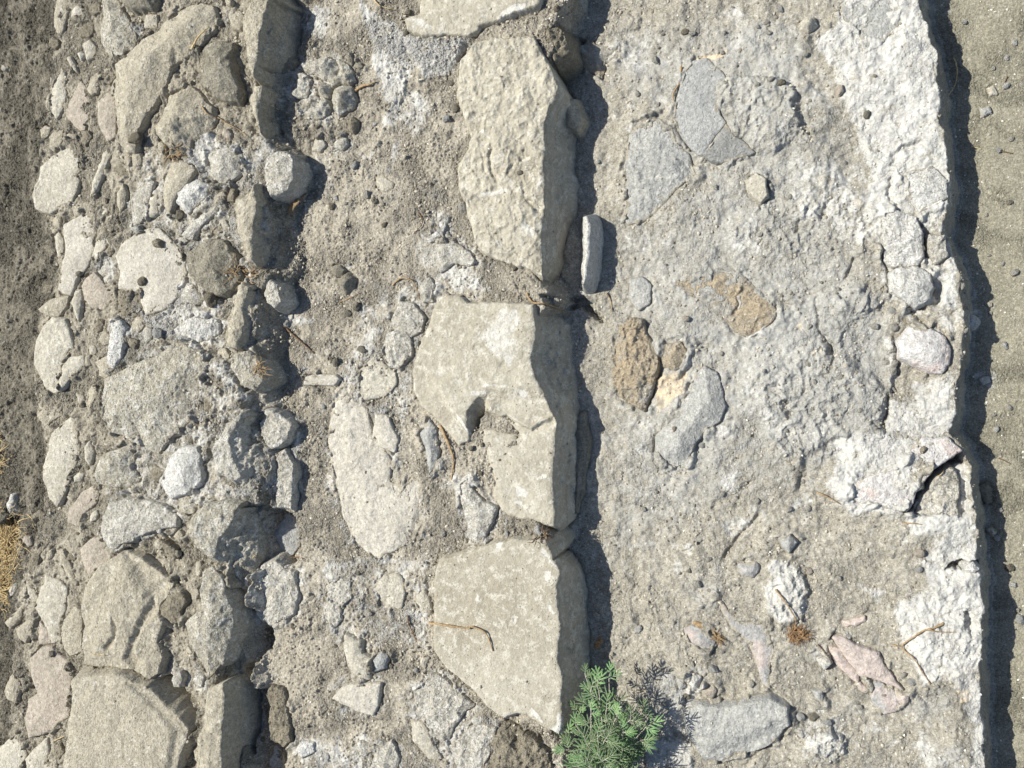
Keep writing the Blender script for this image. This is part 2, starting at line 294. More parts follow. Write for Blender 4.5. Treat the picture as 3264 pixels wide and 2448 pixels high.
# what the surface is made of: lime plaster, grey mortar, ochre grains
A_lime = np.zeros_like(T); A_grey = np.zeros_like(T); A_och = np.zeros_like(T)
def paint(A, tile, pts, soft=.02, amt=1.0):
    p0 = px(tile, pts); c = unproj(p0.mean(0)[None], 0)[0]; z = float(MAC[gj(c[1]), gi(c[0])])
    P = unproj(p0, z); s = crop(P, .1)
    d = sdf(X[s]+1.2*WX[s], Y[s]+1.2*WY[s], P)
    A[s] = np.maximum(A[s], amt*sst(-soft, soft, d))
for t_, pts, so, am in [
    ('R0', "1050,230 1150,150 1200,0 1250,-80 1660,-80 1650,0 1720,180 1730,400 1760,560 1740,700 1790,850 1800,1060 1740,1250 1400,1250 1330,1040 1360,940 1250,820 1300,780 1220,620 1160,500 1140,400", .02, .95),
    ('R0', "1370,1250 1440,1180 1700,1200 1700,1428 1430,1428", .015, 1), ('R0', "1740,1240 1820,1300 1840,1500 1800,1500", .01, .9),
    ('R0', "960,300 1140,420 1160,700 1000,760 980,600", .03, .42), ('R0', "1340,400 1600,420 1600,520 1340,540", .03, .4),
    ('R0', "900,880 1350,940 1500,1428 1200,1428 900,1200", .03, .55), ('R0', "560,1200 720,1180 760,1428 560,1400", .03, .5), ('R0', "0,1250 200,1280 140,1428 -60,1400", .03, .45),
    ('R0', "-200,180 80,170 230,260 200,330 60,420 -180,400", .03, .42), ('R0', "500,0 680,0 660,160 560,220", .02, .4),
    ('R1', "1690,0 1810,0 1850,200 1840,290 1760,300 1680,100", .015, .95), ('R1', "1440,-20 1700,-20 1720,300 1440,230", .02, .8), ('R1', "1640,300 1860,300 1840,460 1800,430", .02, .7),
    ('R1', "1600,720 1800,660 1850,880 1830,1010 1700,1020 1420,1000 1440,800 1600,800", .02, .9), ('R1', "1100,1030 1440,960 1620,1040 1600,1300 1560,1440 1240,1440 1100,1300 1120,1200 1200,1140", .025, .95),
    ('R1', "1640,1330 1740,1220 1800,1180 1920,1150 1930,1440 1600,1440", .015, .9), ('R1', "640,400 780,380 700,700 980,1000 780,1000 620,760", .03, .45), ('R1', "500,940 580,950 570,1010 510,1000", .006, 1),
    ('R1', "520,1220 600,1210 600,1300 540,1310", .01, .9), ('R1', "1430,440 1500,480 1510,760 1460,760", .01, .7), ('R1', "900,1340 980,1340 950,1420 900,1420", .01, .8), ('R1', "0,900 130,900 160,1300 0,1428", .03, .38),
    ('R2', "1540,-20 1930,-20 1960,280 1790,320 1640,260 1740,150 1640,120 1540,60", .02, .95), ('R2', "1620,260 1990,300 1990,420 1980,800 1960,900 2010,1060 2030,1440 1880,1440 1940,1200 1860,1060 1780,900 1640,960 1560,780 1480,560 1500,480 1680,430", .02, .95),
    ('R2', "800,260 960,290 1010,440 990,560 960,560 850,640 780,560 770,470", .015, .9), ('R2', "1280,400 1420,440 1420,520 1300,440", .015, .8), ('R2', "480,40 720,0 700,80 560,150", .02, .5),
    ('R2', "260,200 430,130 440,180 320,260", .015, .6), ('R2', "240,1000 400,980 320,1240 240,1200", .015, .8), ('R2', "100,1280 340,1260 380,1428 100,1440", .02, .9), ('R2', "980,1240 1100,1190 1230,1260 1160,1380 1040,1340", .012, .9),
    ('R2', "1000,1040 1300,1040 1300,1200 1000,1200", .03, .5), ('R2', "1600,1140 1700,1300 1880,1400 1900,1440 1620,1440 1600,1300", .02, .6),
    ('M0', "300,0 380,60 500,140 560,200 590,240 700,230 1000,240 1040,300 960,340 880,480 740,500 640,440 600,580 560,680 580,780 440,840 460,760 500,700 440,620 440,520 380,440 390,300 320,140", .012, 1), ('M0', "560,580 760,600 780,720 700,860 560,860", .02, .6),
    ('M0', "500,960 560,900 540,1100 480,1100", .015, .7), ('M0', "700,1180 880,1180 840,1330 700,1300", .02, .4), ('M1', "680,0 900,20 1080,100 1150,230 900,230 840,150", .02, .9),
    ('M1', "820,1340 960,1440 1100,1640 960,1560 900,1480", .012, .8), ('M2', "580,580 740,660 720,860 640,780", .015, .7), ('M2', "60,340 300,280 240,400 230,560 130,640 80,600", .015, .7), ('M2', "-60,1380 40,1560 -60,1700", .02, .5),
    ('M2', "0,1450 560,1560 560,1760 0,1760", .03, .7), ('M2', "600,1050 900,1200 1080,1400 900,1640 620,1500", .03, .7), ('M2', "100,1050 460,1000 440,1340 150,1330", .03, .6), ('M2', "-20,420 260,260 600,380 780,600 740,900 560,860 300,760 60,840", .03, .45), ('M1', "280,620 600,420 720,300 800,400 620,760 520,900 300,900", .03, .6), ('M1', "60,900 560,860 620,1200 560,1460 760,1480 780,1640 560,1900 200,1900 60,1500", .03, .5), ('M1', "660,1050 840,1060 860,1340 1180,1640 1100,1700 740,1440", .03, .5), ('M0', "-20,140 60,160 20,240 -20,240", .01, .9), ('M0', "-20,1660 -20,1660 10,1680", .01, .3),
    ('L0', "1190,930 1320,870 1440,950 1340,1000 1340,1120 1260,1100", .01, 1), ('L0', "1640,1000 1720,900 1800,980 1720,1000 1700,1100", .01, .8), ('L0', "1640,760 1700,760 1740,900 1680,940", .01, .5), ('L0', "1960,400 2033,380 2033,760 1920,600", .02, .6),
    ('L0', "860,150 960,160 900,260 860,260", .01, .8), ('L1', "980,400 1060,380 1060,540 1000,500", .01, 1), ('L1', "1100,180 1180,160 1290,290 1200,380 1120,300", .01, .8), ('L1', "1080,560 1330,560 1320,620 1100,640", .02, .8),
    ('L1', "1400,680 1520,690 1540,860 1420,800", .015, .8), ('L1', "1380,1140 1500,1060 1560,1440 1400,1300", .02, .8), ('L1', "1050,1280 1280,1240 1260,1380 1020,1460", .02, .7), ('L1', "1840,380 1960,380 2033,420 2033,440 1900,460", .01, .9),
    ('L1', "1760,940 1880,980 1880,1160 1760,1040", .02, .6), ('C', "480,440 640,440 600,620 520,700 420,640", .01, .55), ('C', "340,720 420,720 400,780 340,760", .006, .9),
    ('L0', "860,1180 990,1180 950,1480 850,1480", .02, .6), ('L0', "1280,0 1500,180 1560,100 1440,0", .015, .3)]:
    paint(A_lime, t_, pts, so, am)
for t_, pts, so, am in [('F', "290,330 560,300 600,500 560,760 610,1060 600,1110 430,1100 220,900 240,700 330,620", .04, .52), ('F', "400,300 470,290 480,340 400,340", .01, .9), ('F', "330,660 480,670 470,740 340,730", .02, .9),
    ('F', "230,960 420,940 500,1080 300,1120 220,1060", .03, .6), ('F', "430,1120 560,1080 540,1250 440,1240", .03, .5), ('F', "790,640 950,560 1050,640 930,700 880,900 760,960 700,860", .04, .55), ('F', "700,1200 940,1190 930,1400 700,1400", .03, .5),
    ('F', "620,0 720,20 700,90 640,60", .01, .7), ('F', "560,880 640,900 640,1060 580,1040", .02, .7)]:
    paint(A_lime, t_, pts, so, am)
for t_, pts, so, am in [
    ('F', "1330,60 1500,60 1700,120 1800,200 1830,330 1870,430 1890,600 1890,760 1840,900 1700,1040 1500,1120 1320,1200 1300,1000 1310,800 1330,600 1320,460 1400,480 1500,380 1430,260 1280,180", .16, .66),
    ('R1', "620,400 1200,100 1440,200 1440,1000 1000,1200 700,1000", .05, .9), ('R0', "460,160 960,120 980,440 900,820 560,760 520,420", .04, .75), ('R0', "1140,120 1480,0 1500,260 1300,300 1160,240", .02, .55),
    ('R0', "1350,440 1680,440 1700,780 1400,700", .03, .5), ('R1', "1140,1200 1300,1180 1300,1360 1140,1380", .03, .6), ('R1', "1280,1290 1600,1280 1560,1428 1300,1428", .02, .55),
    ('R2', "1080,740 1200,760 1260,900 1160,880", .015, .8), ('R2', "1520,600 1780,640 1760,960 1600,820", .03, .75), ('R2', "1560,1000 1820,1000 1800,1200 1560,1120", .03, .6), ('R2', "1880,420 1930,420 1900,820 1960,1000 1900,1000", .01, .5),
    ('R2', "1680,1260 1880,1280 1880,1440 1680,1440", .03, .6), ('R2', "300,380 520,280 500,600 420,560", .04, .5), ('R2', "80,900 300,880 300,1260 100,1240", .03, .7), ('R2', "1500,80 1660,100 1640,160 1500,140", .03, .4)]:
    paint(A_grey, t_, pts, so, am)
for t_, pts, so, am in [
    ('R0', "1530,0 1610,0 1600,70 1560,100 1540,60", .008, .8), ('R0', "1560,350 1640,320 1650,370 1560,410", .008, .55), ('R0', "360,330 560,290 540,330 400,345", .008, .9),
    ('M0', "1700,300 1900,280 1870,370 1720,400", .015, .8), ('R2', "1790,870 1850,810 1920,850 1940,930 1920,1040 1860,1060 1820,980", .008, .9),
    ('R1', "150,640 340,640 330,760 180,880 140,840", .02, .6), ('R1', "1480,1240 1580,1270 1570,1300 1490,1280", .006, 1), ('R1', "940,380 1000,360 960,420", .01, .6), ('R2', "60,990 130,970 120,1010", .008, .7),
    ('R2', "1540,880 1600,900 1560,1000", .01, .3), ('R1', "820,180 880,180 860,230", .01, .5), ('R0', "1220,1100 1330,1090 1320,1160 1240,1150", .015, .5)]:
    paint(A_och, t_, pts, so, am)
A_lime *= np.clip(1-(d3 > 0)*.85, 0, 1)
fl = sst(-.1, .5, fbm(X, Y, .25, 4, 801))
A_lime = np.maximum(A_lime, w_pl*.30*fl)
A_lime = np.maximum(A_lime, w_led*.30*sst(.0, .5, fbm(X, Y, .2, 4, 803)))
# lime crust stands slightly proud and is knobbly
T += A_lime*(w_pl+w_led+w_up)*(.0022*fbm(X, Y, .02, 3, 121)+.0014*ridge(X, Y, .011, 2, 125)+.001)
T += A_och*w_pl*.0022*fbm(X, Y, .012, 2, 127)
T = T.astype(np.float32)
# ------------------------------------------------------------------ materials
def lin(c):
    return tuple((v/255/12.92 if v/255 <= .04045 else ((v/255+.055)/1.055)**2.4) for v in c)+(1.0,)
class NT:
    def __init__(s, name):
        s.m = bpy.data.materials.new(name); s.m.use_nodes = True; s.n = s.m.node_tree.nodes; s.l = s.m.node_tree.links
        s.b = s.n['Principled BSDF']; s.b.inputs['Roughness'].default_value = .95
        s.b.inputs['Specular IOR Level'].default_value = .12
    def add(s, t, **k):
        n = s.n.new(t)
        for a, v in k.items(): setattr(n, a, v)
        return n
    def mix(s, fac, a, b, mode='MIX'):
        n = s.add('ShaderNodeMix', data_type='RGBA', blend_type=mode)
        for i, v in ((0, fac), (6, a), (7, b)):
            if isinstance(v, bpy.types.NodeSocket): s.l.new(v, n.inputs[i])
            else: n.inputs[i].default_value = v
        return n.outputs[2]
    def math(s, op, a, b=0.0, c=None):
        n = s.add('ShaderNodeMath', operation=op)
        for i, v in enumerate((a, b) if c is None else (a, b, c)):
            if isinstance(v, bpy.types.NodeSocket): s.l.new(v, n.inputs[i])
            else: n.inputs[i].default_value = v
        return n.outputs[0]
    def rng(s, v, a, b, c=0.0, d=1.0):
        n = s.add('ShaderNodeMapRange', interpolation_type='SMOOTHSTEP')
        s.l.new(v, n.inputs[0])
        for i, q in enumerate((a, b, c, d)): n.inputs[i+1].default_value = q
        return n.outputs[0]
    def noise(s, vec, scale, detail=4, rough=.55, dist=0):
        n = s.add('ShaderNodeTexNoise'); s.l.new(vec, n.inputs['Vector'])
        n.inputs['Scale'].default_value = scale; n.inputs['Detail'].default_value = detail
        n.inputs['Roughness'].default_value = rough; n.inputs['Distortion'].default_value = dist
        return n.outputs['Fac']
    def vor(s, vec, scale, feat='F1'):
        n = s.add('ShaderNodeTexVoronoi', feature=feat); s.l.new(vec, n.inputs['Vector']); n.inputs['Scale'].default_value = scale
        return n
    def attr(s, name):
        n = s.add('ShaderNodeAttribute', attribute_name=name); return n.outputs['Fac']
    def bump(s, hs, prev=None):
        for h, st, dist in hs:
            n = s.add('ShaderNodeBump'); n.inputs['Distance'].default_value = dist
            if isinstance(st, bpy.types.NodeSocket): s.l.new(st, n.inputs['Strength'])
            else: n.inputs['Strength'].default_value = min(st, 1)
            s.l.new(h, n.inputs['Height'])
            if prev is not None: s.l.new(prev, n.inputs['Normal'])
            prev = n.outputs[0]
        s.l.new(prev, s.b.inputs['Normal'])
    def out(s, col): s.l.new(col, s.b.inputs['Base Color']); return s.m

DIRT1, DIRT2, DIRT3 = (.43, .385, .305, 1), (.34, .302, .235, 1), (.46, .42, .34, 1)
LIME, GREYM = (.56, .553, .522, 1), (.350, .350, .335, 1)
def dirt_colour(t, v, a=DIRT1, b=DIRT2, c=DIRT3):
    n1 = t.noise(v, 9, 5, .6); n2 = t.noise(v, 70, 4, .65); n3 = t.noise(v, 420, 2, .6)
    col = t.mix(t.rng(n1, .35, .65), a, b)
    col = t.mix(t.rng(n2, .5, .72), col, c)
    col = t.mix(t.math('MULTIPLY', t.rng(n3, .52, .7), .45), col, (.12, .105, .08, 1))
    vo = t.vor(v, 210); rn = t.add('ShaderNodeSeparateColor'); t.l.new(vo.outputs['Color'], rn.inputs[0])
    sp = t.math('MULTIPLY', t.rng(vo.outputs['Distance'], .42, .22), t.math('GREATER_THAN', rn.outputs[0], .86))
    col = t.mix(t.math('MULTIPLY', sp, .5), col, (.56, .54, .50, 1))
    dk = t.math('MULTIPLY', t.rng(vo.outputs['Distance'], .42, .22), t.math('LESS_THAN', rn.outputs[0], .10))
    return t.mix(t.math('MULTIPLY', dk, .6), col, (.10, .09, .075, 1)), vo
def terrain_mat(name, a=DIRT1, b=DIRT2, c=DIRT3, bump=1.0, mott=0):
    t = NT(name); tc = t.add('ShaderNodeTexCoord'); v = tc.outputs['Object']
    col, vo = dirt_colour(t, v, a, b, c)
    nb = t.noise(v, 26, 6, .68); nf = t.noise(v, 120, 4, .65); ng = t.noise(v, 14, 4, .6)
    gr = t.noise(v, 200, 3, .85); gm = t.noise(v, 80, 5, .75)
    col = t.mix(1.0, col, t.rng(gr, .30, .70, .72, 1.20), 'MULTIPLY')
    # grey mortar
    g = t.math('ADD', t.attr('grey'), t.math('MULTIPLY', t.math('SUBTRACT', nb, .5), 1.7))
    gf = t.math('MULTIPLY', t.rng(g, .12, .95), .80)
    gc = t.mix(t.rng(nf, .3, .7), GREYM, (.43, .43, .413, 1)); gc = t.mix(t.math('MULTIPLY', t.rng(t.noise(v, 300, 3, .6), .5, .7), .4), gc, (.30, .295, .27, 1))
    col = t.mix(gf, col, gc)
    # ochre grains
    o = t.math('ADD', t.attr('ochre'), t.math('MULTIPLY', t.math('SUBTRACT', nb, .5), 1.0))
    oc = t.mix(t.rng(nf, .35, .65), (.58, .46, .31, 1), (.64, .54, .40, 1))
    col = t.mix(t.rng(o, .35, .7), col, oc)
    # lime plaster
    l = t.math('ADD', t.attr('lime'), t.math('MULTIPLY', t.math('SUBTRACT', nb, .5), 2.6))
    l = t.math('ADD', l, t.math('MULTIPLY', t.math('SUBTRACT', nf, .5), .9))
    lc = t.mix(t.rng(ng, .40, .62), LIME, (.50, .495, .475, 1)); lc = t.mix(t.math('MULTIPLY', t.rng(nf, .5, .68), .45), lc, (.50, .47, .41, 1)); lc = t.mix(t.rng(t.noise(v, 60, 5, .7), .56, .70), lc, (.70, .70, .68, 1))
    col = t.mix(t.math('MULTIPLY', t.rng(l, .32, .86), .92), col, lc)
    if mott:
        mm = t.noise(v, 48, 8, .78); col = t.mix(t.math('MULTIPLY', t.rng(mm, .50, .62), mott), col, (.74, .735, .71, 1))
        m2 = t.noise(v, 31, 7, .75, .6); col = t.mix(t.math('MULTIPLY', t.rng(m2, .54, .66), mott*.8), col, (.36, .335, .275, 1))
    col = t.mix(1.0, col, t.rng(gr, .30, .70, .87, 1.08), 'MULTIPLY')
    col = t.mix(1.0, col, t.rng(gm, .32, .68, .82, 1.12), 'MULTIPLY')
    v2 = t.vor(v, 150)
    dr = t.rng(t.noise(v, 5.5, 4, .6, .8), .40, .60, .30, 1.25)      # drifts of loose grit between patches of packed dust
    t.bump([(nf, t.math('MULTIPLY', dr, .8*bump), .011), (gr, t.math('MULTIPLY', dr, .85*bump), .0065), (vo.outputs['Distance'], t.math('MULTIPLY', dr, .55*bump), -.004), (v2.outputs['Distance'], t.math('MULTIPLY', dr, .6*bump), -.005)])
    return t.out(col)
def stone_mat(name, base, base2, patch, amt, pits=.3, fine=1.0, dirt=DIRT1, tint=None, streak=False, dark=.25, band=False, grain=1.0):
    t = NT(name); tc = t.add('ShaderNodeTexCoord'); oi = t.add('ShaderNodeObjectInfo')
    sc_ = t.add('ShaderNodeVectorMath', operation='MULTIPLY_ADD'); cx = t.add('ShaderNodeCombineXYZ')
    t.l.new(oi.outputs['Random'], cx.inputs[0]); t.l.new(oi.outputs['Random'], cx.inputs[1])
    t.l.new(cx.outputs[0], sc_.inputs[0]); sc_.inputs[1].default_value = (37, 53, 0); t.l.new(tc.outputs['Object'], sc_.inputs[2])
    v = sc_.outputs[0]
    n1 = t.noise(v, 7, 5, .6, .4); n2 = t.noise(v, 34, 6, .66, .3); n3 = t.noise(v, 150, 4, .65); n4 = t.noise(v, 460, 2, .6)
    col = t.mix(t.rng(n1, .36, .64), base, base2)
    if tint: col = t.mix(t.math('MULTIPLY', t.rng(t.noise(v, 11, 3, .5), .5, .66), .8), col, tint)
    if band:
        mb = t.add('ShaderNodeMapping'); t.l.new(v, mb.inputs[0]); mb.inputs['Scale'].default_value = (1.5, 1.5, 34)
        bn = t.noise(mb.outputs[0], 1.6, 5, .65, .5)
        col = t.mix(t.math('MULTIPLY', t.rng(bn, .50, .66), .5), col, (.29, .255, .19, 1)); col = t.mix(t.math('MULTIPLY', t.rng(bn, .46, .34), .35), col, (.50, .48, .43, 1))
    if streak:
        mp = t.add('ShaderNodeMapping'); t.l.new(v, mp.inputs[0]); mp.inputs['Scale'].default_value = (1, .25, 1); mp.inputs['Rotation'].default_value = (0, 0, .9)
        col = t.mix(t.math('MULTIPLY', t.rng(t.noise(mp.outputs[0], 60, 5, .6), .45, .65), .4), col, (.30, .31, .31, 1))
    pf = t.math('ADD', n2, t.math('MULTIPLY', t.math('SUBTRACT', n3, .5), .5))
    col = t.mix(t.math('MULTIPLY', t.rng(pf, .68-.30*amt, .82-.30*amt), .85), col, patch)
    col = t.mix(t.math('MULTIPLY', t.rng(n3, .52, .74), dark), col, (base[0]*.45, base[1]*.45, base[2]*.43, 1))
    col = t.mix(t.math('MULTIPLY', t.rng(n4, .5, .7), .22), col, (base[0]*.55, base[1]*.54, base[2]*.5, 1))
    vo = t.vor(v, 95)
    pit = t.rng(vo.outputs['Distance'], .26, .10); rn = t.add('ShaderNodeSeparateColor'); t.l.new(vo.outputs['Color'], rn.inputs[0])
    pit = t.math('MULTIPLY', pit, t.math('LESS_THAN', rn.outputs[0], pits))
    if pits > .3:
        vp = t.vor(v, 210); r2 = t.add('ShaderNodeSeparateColor'); t.l.new(vp.outputs['Color'], r2.inputs[0])
        pit = t.math('MAXIMUM', pit, t.math('MULTIPLY', t.rng(vp.outputs['Distance'], .40, .18), t.math('LESS_THAN', r2.outputs[0], pits*.6)))
    col = t.mix(t.math('MULTIPLY', pit, .55), col, (base[0]*.4, base[1]*.38, base[2]*.34, 1))
    mk = t.math('ADD', t.attr('mark'), t.math('MULTIPLY', t.math('SUBTRACT', n2, .5), 1.3))
    mk = t.math('MULTIPLY', t.math('MULTIPLY', t.rng(mk, .35, .75), t.rng(t.attr('mark'), .0, .15)), .9)
    col = t.mix(mk, col, (.62, .605, .56, 1))
    # earth lying on the low rim
    gr = t.noise(v, 190, 3, .85); gm = t.noise(v, 75, 5, .75)
    col = t.mix(1.0, col, t.rng(gr, .30, .70, 1-.25*grain, 1+.16*grain), 'MULTIPLY')
    col = t.mix(1.0, col, t.rng(gm, .32, .68, 1-.24*grain, 1+.16*grain), 'MULTIPLY')
    dn = t.math('ADD', t.attr('dust'), t.math('MULTIPLY', t.math('SUBTRACT', n2, .5), 1.9))
    dc = t.mix(t.rng(n3, .4, .65), dirt, DIRT2)
    col = t.mix(t.math('MULTIPLY', t.rng(dn, .45, .85), .85), col, dc)
    v2 = t.vor(v, 260)
    hs = [(n2, .35*fine, .010), (n3, .95*fine, .011), (gr, .65*fine, .005), (v2.outputs['Distance'], .35*fine, -.003), (pit, .8, -.0035)]
    t.bump(hs)
    return t.out(col)
M = {
 'tan': stone_mat('tan_limestone', (.52, .475, .38, 1), (.455, .415, .33, 1), (.66, .63, .55, 1), .45, .25, .85),
 'dress': stone_mat('dressed_limestone', (.46, .428, .350, 1), (.40, .370, .300, 1), (.58, .555, .485, 1), .62, .12, .45, band=True, grain=.5),
 'pale': stone_mat('pale_limestone', (.54, .51, .43, 1), (.46, .43, .36, 1), (.64, .62, .56, 1), .5, .14, .6),
 'cream': stone_mat('cream_limestone', (.56, .53, .465, 1), (.48, .45, .39, 1), (.64, .62, .57, 1), .35, .10, .5),
 'pinkish': stone_mat('pinkish_limestone', (.47, .415, .35, 1), (.41, .365, .305, 1), (.56, .52, .46, 1), .3, .15, .6),
 'pink': stone_mat('rose_limestone', (.56, .475, .43, 1), (.52, .45, .41, 1), (.62, .58, .55, 1), .4, .05, .5),
 'pitted': stone_mat('pitted_limestone', (.60, .565, .475, 1), (.51, .475, .39, 1), (.78, .765, .71, 1), .62, .75, 1.2),
 'dark': stone_mat('weathered_stone', (.41, .38, .31, 1), (.33, .305, .245, 1), (.56, .53, .45, 1), .38, .4, 1.2),
 'earth': stone_mat('earthy_stone', (.38, .34, .265, 1), (.32, .285, .22, 1), (.50, .46, .38, 1), .3, .5, 1.4),
 'lime': stone_mat('lime_coated_stone', (.68, .65, .575, 1), (.57, .54, .465, 1), (.84, .825, .78, 1), .6, .5, 1.2),
 'white': stone_mat('white_lime_stone', (.80, .79, .755, 1), (.70, .685, .64, 1), (.88, .87, .84, 1), .5, .35, 1.1),
 'whitepink': stone_mat('white_stone_rose_stains', (.70, .675, .655, 1), (.64, .62, .60, 1), (.78, .77, .755, 1), .5, .15, .8, tint=(.70, .575, .53, 1)),
 'grey': stone_mat('blue_grey_limestone', (.43, .435, .425, 1), (.50, .50, .485, 1), (.60, .60, .585, 1), .36, .15, .8),
 'greyt': stone_mat('grey_stone_tan_stains', (.37, .37, .355, 1), (.30, .30, .29, 1), (.50, .49, .46, 1), .3, .1, .8, tint=(.44, .38, .28, 1)),
 'greys': stone_mat('grey_streaked_limestone', (.53, .525, .495, 1), (.46, .46, .44, 1), (.65, .64, .62, 1), .4, .1, .8, streak=True),
 'greyp': stone_mat('grey_stone_rose_edges', (.40, .395, .385, 1), (.45, .445, .435, 1), (.56, .52, .49, 1), .3, .1, .6, tint=(.55, .46, .42, 1)),
 'ochre': stone_mat('ochre_sandstone', (.56, .465, .335, 1), (.50, .435, .335, 1), (.54, .53, .50, 1), .42, .3, 1.2, tint=(.50, .495, .46, 1), dirt=(.45, .41, .34, 1)),
}
T_SOIL = terrain_mat('dark_soil', (.205, .187, .152, 1), (.155, .142, .114, 1), (.285, .263, .215, 1), 1.2)
T_UP = terrain_mat('wall_earth', (.365, .335, .273, 1), (.29, .264, .213, 1), (.45, .416, .345, 1), 1.0)
T_LEDGE = terrain_mat('ledge_dust', (.41, .376, .312, 1), (.34, .310, .255, 1), (.49, .455, .388, 1), .95)
T_PLAT = terrain_mat('mortar_and_earth', (.36, .336, .284, 1), (.305, .284, .236, 1), (.43, .408, .352, 1), .5, .2)
T_GROUND = terrain_mat('dusty_ground', (.305, .287, .222, 1), (.26, .244, .187, 1), (.38, .358, .288, 1), .8)
def plain_mat(name, a, b, scale=60, rough=.8, attr=None, trans=0):
    t = NT(name); tc = t.add('ShaderNodeTexCoord'); n = t.noise(tc.outputs['Object'], scale, 4, .6)
    f = t.rng(n, .35, .65)
    col = t.mix(f, a, b)
    if attr: 
        col = t.mix(1.0, col, t.rng(t.attr(attr), 0, 1, .55, 1.5), 'MULTIPLY')
    t.b.inputs['Roughness'].default_value = rough
    t.bump([(n, .4, .0006)])
    return t.out(col)
M_ROOT = plain_mat('dry_root', (.40, .29, .165, 1), (.24, .165, .095, 1), 160)
M_STRAW = plain_mat('dry_straw', (.58, .47, .27, 1), (.38, .27, .13, 1), 120, .6)
M_DARKROOT = plain_mat('brown_rootlet', (.20, .13, .08, 1), (.12, .085, .055, 1), 160)
M_ORANGE = plain_mat('orange_fibres', (.34, .215, .115, 1), (.19, .12, .065, 1), 140)
M_LEAF = plain_mat('mimosa_leaflet', (.080, .190, .065, 1), (.135, .265, .085, 1), 90, .55, 'shade')
M_STEM = plain_mat('pale_woody_stem', (.52, .50, .44, 1), (.30, .27, .20, 1), 160)
M_CRUMB = plain_mat('earth_crumb', (.40, .365, .30, 1), (.30, .272, .22, 1), 80, .95, 'shade')
M_CRUMBW = plain_mat('lime_crumb', (.56, .545, .50, 1), (.42, .40, .355, 1), 80, .95, 'shade')
M_CRUMBD = plain_mat('soil_crumb', (.24, .21, .17, 1), (.135, .117, .094, 1), 80, .95, 'shade')
# ------------------------------------------------------------------ mesh helpers
def tagit(o, label=None, cat=None, group=None, kind=None):
    if label: o['label'] = label
    if cat: o['category'] = cat
    if group: o['group'] = group
    if kind: o['kind'] = kind
    return o
def mesh_np(name, V, F4=None, F3=None, smooth=True):
    me = bpy.data.meshes.new(name)
    V = np.ascontiguousarray(V, np.float32); nq = 0 if F4 is None else len(F4); nt = 0 if F3 is None else len(F3)
    me.vertices.add(len(V)); me.vertices.foreach_set('co', V.ravel())
    loops = np.concatenate([a.ravel() for a in ([F4] if nq else [])+([F3] if nt else [])]).astype(np.int32)
    me.loops.add(len(loops)); me.loops.foreach_set('vertex_index', loops)
    me.polygons.add(nq+nt)
    st = np.concatenate([np.arange(nq)*4, nq*4+np.arange(nt)*3]).astype(np.int32)
    me.polygons.foreach_set('loop_start', st)
    me.polygons.foreach_set('use_smooth', np.full(nq+nt, smooth, bool))
    me.update(calc_edges=True); me.validate()
    return me
def set_attr(me, name, vals):
    a = me.attributes.new(name, 'FLOAT', 'POINT'); a.data.foreach_set('value', np.ascontiguousarray(vals, np.float32))
def link(name, me, mat, loc=(0, 0, 0), parent=None):
    o = bpy.data.objects.new(name, me); C.objects.link(o); o.location = loc
    if mat and not me.materials: me.materials.append(mat)
    if parent: o.parent = parent
    return o

